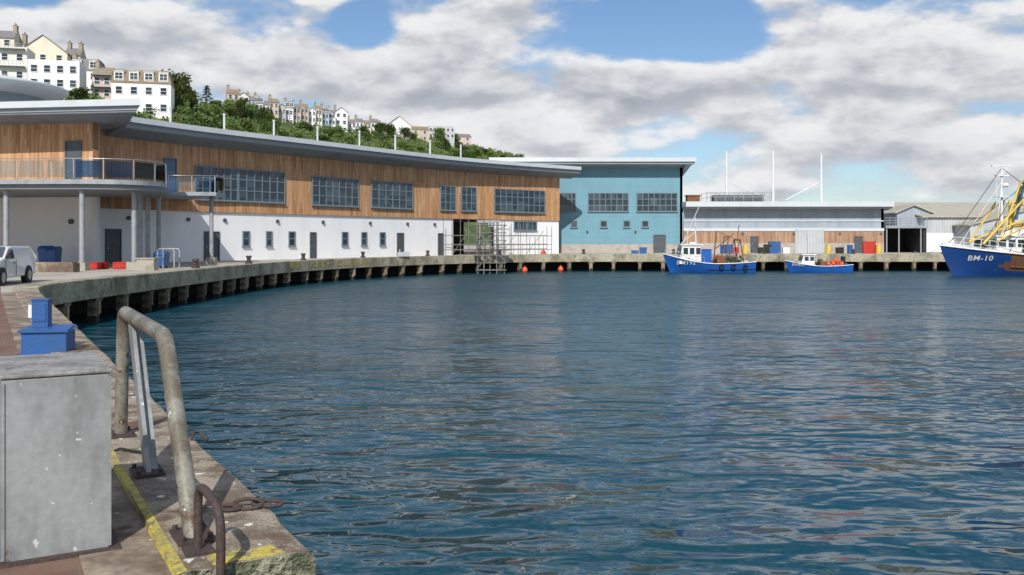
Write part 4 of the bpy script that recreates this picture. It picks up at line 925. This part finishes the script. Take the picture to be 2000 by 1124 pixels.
# ------------------------------------------------------------------ quayside clutter
def crate_mesh(mat,w=.75,d=.5,h=.3):
    mb=MB()
    mb.box(0,0,.03,w,d,.04)
    for a in ((0,-d/2,w,.03),(0,d/2,w,.03),(-w/2,0,.03,d-.04),(w/2,0,.03,d-.04)): mb.box(a[0],a[1],h/2+.05,a[2],a[3],h-.02)
    for a in ((0,-d/2-.01,w+.06,.05),(0,d/2+.01,w+.06,.05),(-w/2-.01,0,.05,d-.06),(w/2+.01,0,.05,d-.06)): mb.box(a[0],a[1],h+.05,a[2],a[3],.04)
    return mb.mesh('fish_crate',[mat])
cr={k:crate_mesh(k) for k in ('red','blue','black','framewhite')}
def crates(px,Y,n,mat,rot=0):
    for k in range(n): obj('fish_crate',cr[mat],None,'%s plastic fish crate stacked on the quay'%{'red':'red','blue':'blue','black':'black','framewhite':'white'}[mat],'crate','fish crates on the quay',None,(X(px,Y),Y,G+k*.33),rot+random.uniform(-.05,.05))
crates(182,49.5,1,'red',.2); crates(195,50.2,1,'red',-.1); crates(236,50,1,'red',.3); crates(246,51,1,'red',.1)
for px,n,m_ in ((1508,4,'blue'),(1517,4,'blue'),(1488,2,'black'),(1499,3,'black'),(1692,4,'red'),(1702,4,'red'),(1535,2,'framewhite'),(1425,3,'blue'),(1436,2,'red'),(1240,1,'blue'),(1256,2,'blue'),(1640,2,'black')): crates(px,102.5,n,m_)
mb=MB(); mb.cyl((0,0,0),(0,0,.95),.3,14); mb.cyl((0,0,.3),(0,0,.34),.315,14); mb.cyl((0,0,.62),(0,0,.66),.315,14); mb.cyl((0,0,.95),(0,0,.99),.27,14); dm=mb.mesh('barrel',['derrick']); dm2=mb.mesh('barrel',['blue'])
for px,m_ in ((1456,dm),(1618,dm),(1660,dm2),(1412,dm2),(1716,dm)): obj('barrel',m_,None,'ribbed drum standing on the quay','barrel','drums on the quay',None,(X(px,102),102,G))
mb=MB(); mb.cyl((0,0,0),(0,0,.12),.22,12); mb.smooth().cyl((0,0,.1),(0,0,.42),.13,12); mb.cyl((0,0,.4),(0,0,.52),.2,12,.17); bl=mb.mesh('mooring_bollard',['darkiron'])
s_=22
while s_<140:
    p,d=at(E2,s_); obj('mooring_bollard',bl,None,'cast iron mooring bollard on the quay edge','bollard','bollards along the quay edge',None,(p[0]-d[1]*.4,p[1]+d[0]*.4,Q)); s_+=9.5
def bin_(px,Y,w,h,m_,lab):
    e=thing('waste_bin',lab,'bin',(X(px,Y),Y,G)); mb=MB()
    mb.rings([[(-w/2+.06,-.35,.12),(w/2-.06,-.35,.12),(w/2-.06,.35,.12),(-w/2+.06,.35,.12)],[(-w/2,-.42,h-.1),(w/2,-.42,h-.1),(w/2,.42,h-.1),(-w/2,.42,h-.1)]]); mb.box(0,-.43,h-.2,w+.05,.05,.08); part(e,'body',mb,[m_])
    mb=MB(); mb.rings([[(-w/2-.04,-.46,h-.09),(w/2+.04,-.46,h-.09),(w/2+.04,.46,h-.09),(-w/2-.04,.46,h-.09)],[(-w/2+.05,-.3,h+.08),(w/2-.05,-.3,h+.08),(w/2-.05,.36,h+.1),(-w/2+.05,.36,h+.1)]]); part(e,'lid',mb,[m_])
    for a in (-1,1):
        for b in (-1,1):
            mb=MB(); mb.cyl((a*(w/2-.15)-.03,b*.28,.08),(a*(w/2-.15)+.03,b*.28,.08),.08,10); part(e,'wheel',mb,['black'])
bin_(90,53.5,.55,1.15,'blue','blue wheeled waste bin beside the white wall'); bin_(106,53.5,.5,1.1,'blue','blue wheeled waste bin beside the white wall')
bin_(316,51.5,.6,.85,'blue','small blue bin standing beneath the terrace')
mb=MB(); mb.box(0,0,.22,2.6,.7,.44); mb.box(0,0,.46,2.4,.55,.06); single('concrete_barrier',mb,['conc'],'low dark concrete barrier block on the apron','barrier',(X(98,45.5),45.5,G))
mb=MB(); mb.box(0,0,.3,.9,.6,.6); mb.box(0,0,.62,1.0,.7,.06); single('stone_block',mb,['blockconc'],'grey concrete mooring block on the apron','block',(X(288,48),48,G))
mb=MB()
for y in (0,.8): mb.tube([(-.45,y,0),(-.45,y,1.0),(-.35,y,1.1),(.35,y,1.1),(.45,y,1.),(.45,y,0)],.04,8)
mb.cyl((-.45,0,.6),(-.45,.8,.6),.03,6); mb.cyl((.45,0,.6),(.45,.8,.6),.03,6)
single('hoop_barrier',mb,['steelgrey'],'galvanised tubular hoop barrier on the quay','barrier',(X(324,50),50,G))
mb=MB(); mb.box(0,0,0,1.5,.05,.4); mb.box(-.5,.0,.3,.06,.04,.3); single('quay_sign_plate',mb,['framewhite'],'small pale plate fixed on the quay beam','sign',(X(787,81.5)-.1,82.8,Q+.22),math.radians(55))
# ------------------------------------------------------------------ van
vn=thing('parked_van','small white car derived van parked on the brick quay','van',(-18.75,33.3,G),math.radians(-81))
prof=[(-1.95,.32,.78),(-1.97,.75,.80),(-1.93,.95,.79),(-1.88,1.28,.70),(-1.7,1.36,.66),(.1,1.38,.66),(.45,1.34,.66),(1.02,.98,.74),(1.75,.80,.74),(2.02,.66,.72),(2.06,.38,.74),(1.7,.26,.76),(-1.7,.26,.76)]
mb=MB(); n=len(prof); vs=[(x,-w,z) for x,z,w in prof]+[(x,w,z) for x,z,w in prof]
mb.add(vs,[(i,(i+1)%n,n+(i+1)%n,n+i) for i in range(n)]+[tuple(range(n)),tuple(range(2*n-1,n-1,-1))]); bdy=part(vn,'body',mb,['carwhite'])
bv=bdy.modifiers.new('b','BEVEL'); bv.width=.05; bv.segments=3; bv.limit_method='ANGLE'
for sd in (-1,1):
    mb=MB(); vs=[(.98,sd*.758,.97),(.15,sd*.765,.95),(.12,sd*.682,1.28),(.46,sd*.68,1.27)]; vs=vs+[(a,b+sd*.012,c) for a,b,c in vs]
    mb.add(vs,[(0,1,2,3),(4,5,6,7),(0,1,5,4),(1,2,6,5),(2,3,7,6),(3,0,4,7)]); part(vn,'side_window',mb,['hglass'])
    mb=MB(); mb.box(.8,sd*.84,1.0,.12,.18,.13); part(vn,'wing_mirror',mb,['black'])
    mb=MB(); mb.box(1.98,sd*.52,.66,.1,.32,.16,0,0,.5); part(vn,'headlight',mb,['lens'])
    mb=MB(); mb.box(-1.95,sd*.68,.95,.06,.14,.4); part(vn,'tail_light',mb,['redlens'])
    mb=MB(); mb.box(-.0,sd*.785,.6,.012,.012,.6); mb.box(.95,sd*.775,.6,.012,.012,.55); mb.box(.2,sd*.795,.78,.18,.03,.03); part(vn,'door_seam',mb,['black'])
    for x in (-1.25,1.28):
        mb=MB(); mb.cyl((x,sd*.62,.29),(x,sd*.80,.29),.36,20); part(vn,'wheel_arch',mb,['black'])
        mb=MB(); mb.cyl((x,sd*.62,.29),(x,sd*.815,.29),.29,22); w_=part(vn,'wheel',mb,['black'])
        mb=MB(); mb.cyl((x,sd*.8,.29),(x,sd*.825,.29),.18,16); mb.cyl((x,sd*.82,.29),(x,sd*.835,.29),.06,10); part(w_,'rim',mb,['chrome'])
mb=MB(); vs=[(1.02,-.68,1.0),(1.02,.68,1.0),(.5,.6,1.32),(.5,-.6,1.32)]; vs+=[(a+.02,b,c+.03) for a,b,c in vs]; mb.add(vs,[(0,1,2,3),(4,5,6,7),(0,1,5,4),(1,2,6,5),(2,3,7,6),(3,0,4,7)]); part(vn,'windscreen',mb,['hglass'])
mb=MB(); mb.box(2.05,0,.42,.12,1.44,.2); mb.box(-1.98,0,.42,.12,1.5,.2); part(vn,'bumper',mb,['black'])
# ------------------------------------------------------------------ foreground rail
def rl(y,off=0.): return (-1.69+SL*(y-4.9)+off*(-inn.x),y+off*(-inn.y))
rail=thing('tubular_guard_rail','worn bent steel tube guard rail bolted to the quay coping','railing')
def arc(pts,r=.12,n=6):
    out=[Vector(pts[0])]
    for i in range(1,len(pts)-1):
        a,b,c=Vector(pts[i-1]),Vector(pts[i]),Vector(pts[i+1]); p=b+(a-b).normalized()*r; q=b+(c-b).normalized()*r
        for k in range(n+1): t=k/n; out.append(p*(1-t)**2+b*2*t*(1-t)+q*t*t)
    out.append(Vector(pts[-1])); return out
T=Q+1.0
mb=MB(); mb.tube(arc([(*rl(4.9),Q-.01),(*rl(5.68),T),(*rl(7.38),T+.02),(*rl(7.52),Q-.01)],.15,8),.050,24); part(rail,'tube',mb,['railpaint'])
a=Vector((*rl(6.3),Q)); b=Vector((*rl(6.98),T-.04))
mb=MB()
sidev=Vector((t_near.y,-t_near.x,0))*.014; fw=Vector((t_near.x,t_near.y,0))*.095
vs=[a-fw-sidev,a+fw-sidev,a+fw+sidev,a-fw+sidev,b-fw-sidev,b+fw-sidev,b+fw+sidev,b-fw+sidev]; mb.add(vs,[(0,1,2,3),(4,5,6,7),(0,1,5,4),(1,2,6,5),(2,3,7,6),(3,0,4,7)])
vs=[a-fw*.15+sidev,a+fw*.15+sidev,a+fw*.15+sidev*5,a-fw*.15+sidev*5,b-fw*.15+sidev,b+fw*.15+sidev,b+fw*.15+sidev*5,b-fw*.15+sidev*5]; mb.add(vs,[(0,1,2,3),(4,5,6,7),(0,1,5,4),(1,2,6,5),(2,3,7,6),(3,0,4,7)])
part(rail,'brace',mb,['galv'])
rz=math.atan2(t_near.y,t_near.x)
for y in (4.94,6.3,7.52):
    p=rl(y); mb=MB(); mb.box(p[0],p[1],Q+.012,.28,.19,.018,rz); pl_=part(rail,'base_plate',mb,['darkiron'])
    for a_ in (-.11,.11):
        for b_ in (-.07,.07):
            mb=MB(); q=(p[0]+t_near.x*a_+inn.x*b_,p[1]+t_near.y*a_+inn.y*b_); mb.cyl((*q,Q+.02),(*q,Q+.045),.016,6); part(pl_,'bolt',mb,['darkiron'])
lad=thing('quay_ladder','rusty iron ladder hoop rising over the quay edge','ladder')
p0=Vector((*rl(4.72,-.02),Q)); out_=Vector((-inn.x,-inn.y,0)); back=Vector((-t_near.x,-t_near.y,0))
top=Q+.36
pA=p0; pB=p0+back*.36+out_*.035
mb=MB(); mb.tube(arc([pA,(pA.x,pA.y,top),(pB.x,pB.y,top-.06),(pB.x,pB.y,-.4)],.12,10),.022,12); part(lad,'stringer',mb,['darkiron'])
pD=pB+out_*.42
mb=MB(); mb.tube([(pD.x,pD.y,Q-.25),(pD.x,pD.y,-.4)],.022,12); part(lad,'stringer',mb,['darkiron'])
for k in range(6):
    z=Q-.3-k*.3; mb=MB(); mb.cyl((pB.x,pB.y,z),(pD.x,pD.y,z),.016,8); part(lad,'rung',mb,['darkiron'])
mb=MB(); mb.box(pA.x,pA.y,Q+.01,.14,.14,.014,rz); part(lad,'base_plate',mb,['darkiron'])
ch=thing('mooring_chain','rusty iron chain links lying on the coping','chain')
def link(cx,cy,z,L,w,r,ang,tilt):
    pts=[]
    for k in range(24):
        a_=2*math.pi*k/24; x=math.cos(a_)*L; y=math.sin(a_)*w; zz=z+math.sin(a_)*tilt
        pts.append((cx+x*math.cos(ang)-y*math.sin(ang),cy+x*math.sin(ang)+y*math.cos(ang),zz))
    m2=MB(); m2.tube(pts,r,8,True); part(ch,'chain_link',m2,['darkiron'])
link(X(449,5.4),5.42,Q+.02,.055,.035,.012,.25,.005); link(X(480,5.42),5.46,Q+.03,.085,.035,.012,.15,.02); link(X(518,5.45),5.5,Q+.022,.09,.032,.012,.0,.008)
mb=MB(); mb.smooth(); mb.tube([(X(374,7.3),7.3,Q+.01),(X(377,7.35),7.36,Q+.05),(X(388,7.4),7.4,Q+.055),(X(397,7.2),7.3,Q+.005)],.012,8); single('mooring_ring',mb,['darkiron'],'rusty iron eye set into the quay coping','mooring ring')
mb=MB(); mb.tube([(X(212,6.9),6.95,G+.03),(X(235,6.95),6.95,Q+.02),(X(270,6.9),6.85,Q+.02),(X(300,6.85),6.8,Q+.02)],.009,6); single('rope_scrap',mb,['black'],'scrap of dark rope lying over the yellow kerb','rope')
cab=thing('steel_cabinet','scuffed grey galvanised steel cabinet standing on the quay','cabinet',(-2.115,4.85,G),math.atan2(-inn.y,-inn.x))
w_,d_,h_=.50,.86,.945
mb=MB(); mb.box(-w_/2,d_/2,h_/2,w_,d_,h_-.02); o=part(cab,'body',mb,['galv']); bv=o.modifiers.new('b','BEVEL'); bv.width=.008; bv.segments=2
mb=MB(); mb.box(-w_/2,d_/2,h_+.002,w_+.02,d_+.02,.02); o=part(cab,'lid',mb,['boxlid']); bv=o.modifiers.new('b','BEVEL'); bv.width=.006; bv.segments=2
mb=MB(); mb.box(-w_/2,d_/2,.012,w_+.1,d_+.08,.02); o=part(cab,'base_flange',mb,['darkiron'])
for x in (-w_+.004,-.004):
    mb=MB(); mb.box(x,-.004,h_/2,.018,.008,h_-.06); part(cab,'corner_seam',mb,['galv'])
bx=thing('service_pillar','blue painted steel service box with upright pillar on the quay','service box',(X(95,13.2),13.2,G),math.atan2(-inn.y,-inn.x)*.35)
bx.scale=(.82,.82,.84)
mb=MB(); mb.box(0,0,.2,.72,.55,.36); mb.box(0,0,.02,.8,.62,.03); part(bx,'body',mb,['blue'])
mb=MB(); mb.rings([[(-.4,-.32,.385),(.4,-.32,.385),(.4,.32,.42),(-.4,.32,.42)],[(-.4,-.32,.425),(.4,-.32,.425),(.36,.3,.47),(-.36,.3,.47)]]); part(bx,'lid',mb,['blue'])
mb=MB(); mb.box(-.14,.1,.68,.26,.24,.46); mb.box(-.14,.1,.915,.29,.27,.025); mb.box(-.14,-.03,.7,.2,.012,.3); part(bx,'pillar',mb,['blue'])
mb=MB(); mb.box(-.31,.05,.72,.06,.05,.22); part(bx,'conduit',mb,['framewhite'])
mb=MB()
for k in range(160):
    x,y=X(338,4.62)+random.gauss(0,.03),4.62+random.gauss(0,.04); h=random.uniform(.01,.04); dx,dy=random.gauss(0,.015),random.gauss(0,.015)
    mb.add([(x-.002,y,G),(x+.002,y,G),(x+dx,y+dy,G+h)],[(0,1,2)])
single('grass_tuft',mb,['scrub'],'small tuft of grass growing at the kerb','grass',kind='stuff')
# ------------------------------------------------------------------ sky
wd=bpy.data.worlds.new('World'); bpy.context.scene.world=wd; wd.use_nodes=True
try: wd.cycles.sampling_method='MANUAL'; wd.cycles.sample_map_resolution=256
except Exception: pass
nt=wd.node_tree; nt.nodes.clear()
out=nt.nodes.new('ShaderNodeOutputWorld')
sky=nt.nodes.new('ShaderNodeTexSky'); sky.sky_type='NISHITA'; sky.sun_disc=False
SD=Vector((-.07,-.77,.63)).normalized()
sky.sun_elevation=math.asin(SD.z); sky.sun_rotation=math.atan2(SD.x,SD.y); sky.air_density=1.0; sky.dust_density=.4; sky.ozone_density=5.
bg=nt.nodes.new('ShaderNodeBackground'); nt.links.new(sky.outputs[0],bg.inputs[0]); bg.inputs[1].default_value=.108
tc=nt.nodes.new('ShaderNodeTexCoord'); nz=ND(nt,'ShaderNodeVectorMath',operation='NORMALIZE'); nt.links.new(tc.outputs['Generated'],nz.inputs[0])
sp=nt.nodes.new('ShaderNodeSeparateXYZ'); nt.links.new(nz.outputs[0],sp.inputs[0])
az=math_(nt,'ARCTAN2',sp.outputs[0],sp.outputs[1]); el=math_(nt,'ARCSINE',sp.outputs[2])
blobs=[(250,120,420,85,.50),(930,40,200,55,.45),(780,150,280,75,.65),(1080,210,340,75,.70),(1250,160,150,65,.55),(1800,130,360,120,.45),(1800,270,320,70,.45),(1090,292,140,20,.4),(1500,350,420,45,.22),
(705,40,55,45,-.7),(1310,40,165,70,-1.0),(1430,100,80,40,-.5),(1990,235,60,20,-.25),(30,15,90,45,-.6)]
cv=nt.nodes.new('ShaderNodeCombineXYZ'); nt.links.new(az,cv.inputs[0]); nt.links.new(el,cv.inputs[1])
bsum=None
for px,py,rx,ry,w in blobs:
    s=ND(nt,'ShaderNodeVectorMath',operation='SUBTRACT'); nt.links.new(cv.outputs[0],s.inputs[0]); s.inputs[1].default_value=(math.atan((px-1000)/F),math.atan((HZ-py)/F*.97),0)
    m_=ND(nt,'ShaderNodeVectorMath',operation='MULTIPLY'); nt.links.new(s.outputs[0],m_.inputs[0]); m_.inputs[1].default_value=(F/rx/1.25,F/ry/1.25,0)
    l=ND(nt,'ShaderNodeVectorMath',operation='LENGTH'); nt.links.new(m_.outputs[0],l.inputs[0])
    t=maprange(nt,l.outputs['Value'],1.15,.15,0.,w)
    bsum=t if bsum is None else math_(nt,'ADD',bsum,t)
def nfield(daz,del_,det):
    mp=nt.nodes.new('ShaderNodeMapping'); nt.links.new(cv.outputs[0],mp.inputs[0]); mp.inputs['Scale'].default_value=(1,2.2,1); mp.inputs['Location'].default_value=(3.3+daz,1.7+2.2*del_,.4)
    return math_(nt,'MULTIPLY',math_(nt,'SUBTRACT',noisef(nt,mp.outputs[0],9.,det,.52,0.),.50),2.7)
N0=nfield(0,0,6); N1=nfield(-.004,.017,4)
D0=math_(nt,'ADD',N0,bsum)
mask=maprange(nt,D0,-.20,.36)
fade=maprange(nt,el,.0,.06,.6,1.)
mask=math_(nt,'MULTIPLY',mask,fade)
rel=maprange(nt,math_(nt,'SUBTRACT',N0,N1),-.45,.38)          # sunlit tops against shaded bases
thick=maprange(nt,D0,.15,1.15)
lit=math_(nt,'ADD',math_(nt,'MULTIPLY',rel,.78),math_(nt,'MULTIPLY',math_(nt,'SUBTRACT',1.,thick),.32),clamp=True)
ccol=mixc(nt,lit,(.36,.40,.47),(.96,.96,.97))
thin=maprange(nt,D0,-.1,.25); ccol=mixc(nt,thin,(.58,.66,.78),ccol)
bg2=nt.nodes.new('ShaderNodeBackground'); nt.links.new(ccol,bg2.inputs[0]); bg2.inputs[1].default_value=.9
mx=nt.nodes.new('ShaderNodeMixShader'); nt.links.new(mask,mx.inputs[0]); nt.links.new(bg.outputs[0],mx.inputs[1]); nt.links.new(bg2.outputs[0],mx.inputs[2]); nt.links.new(mx.outputs[0],out.inputs[0])
sl=bpy.data.lights.new('sun','SUN'); sl.energy=4.3; sl.angle=math.radians(.5); sl.color=(1,.96,.90)
so=bpy.data.objects.new('sun',sl); COL.objects.link(so); so.rotation_euler=SD.to_track_quat('Z','Y').to_euler(); so.location=(-20,-40,60)
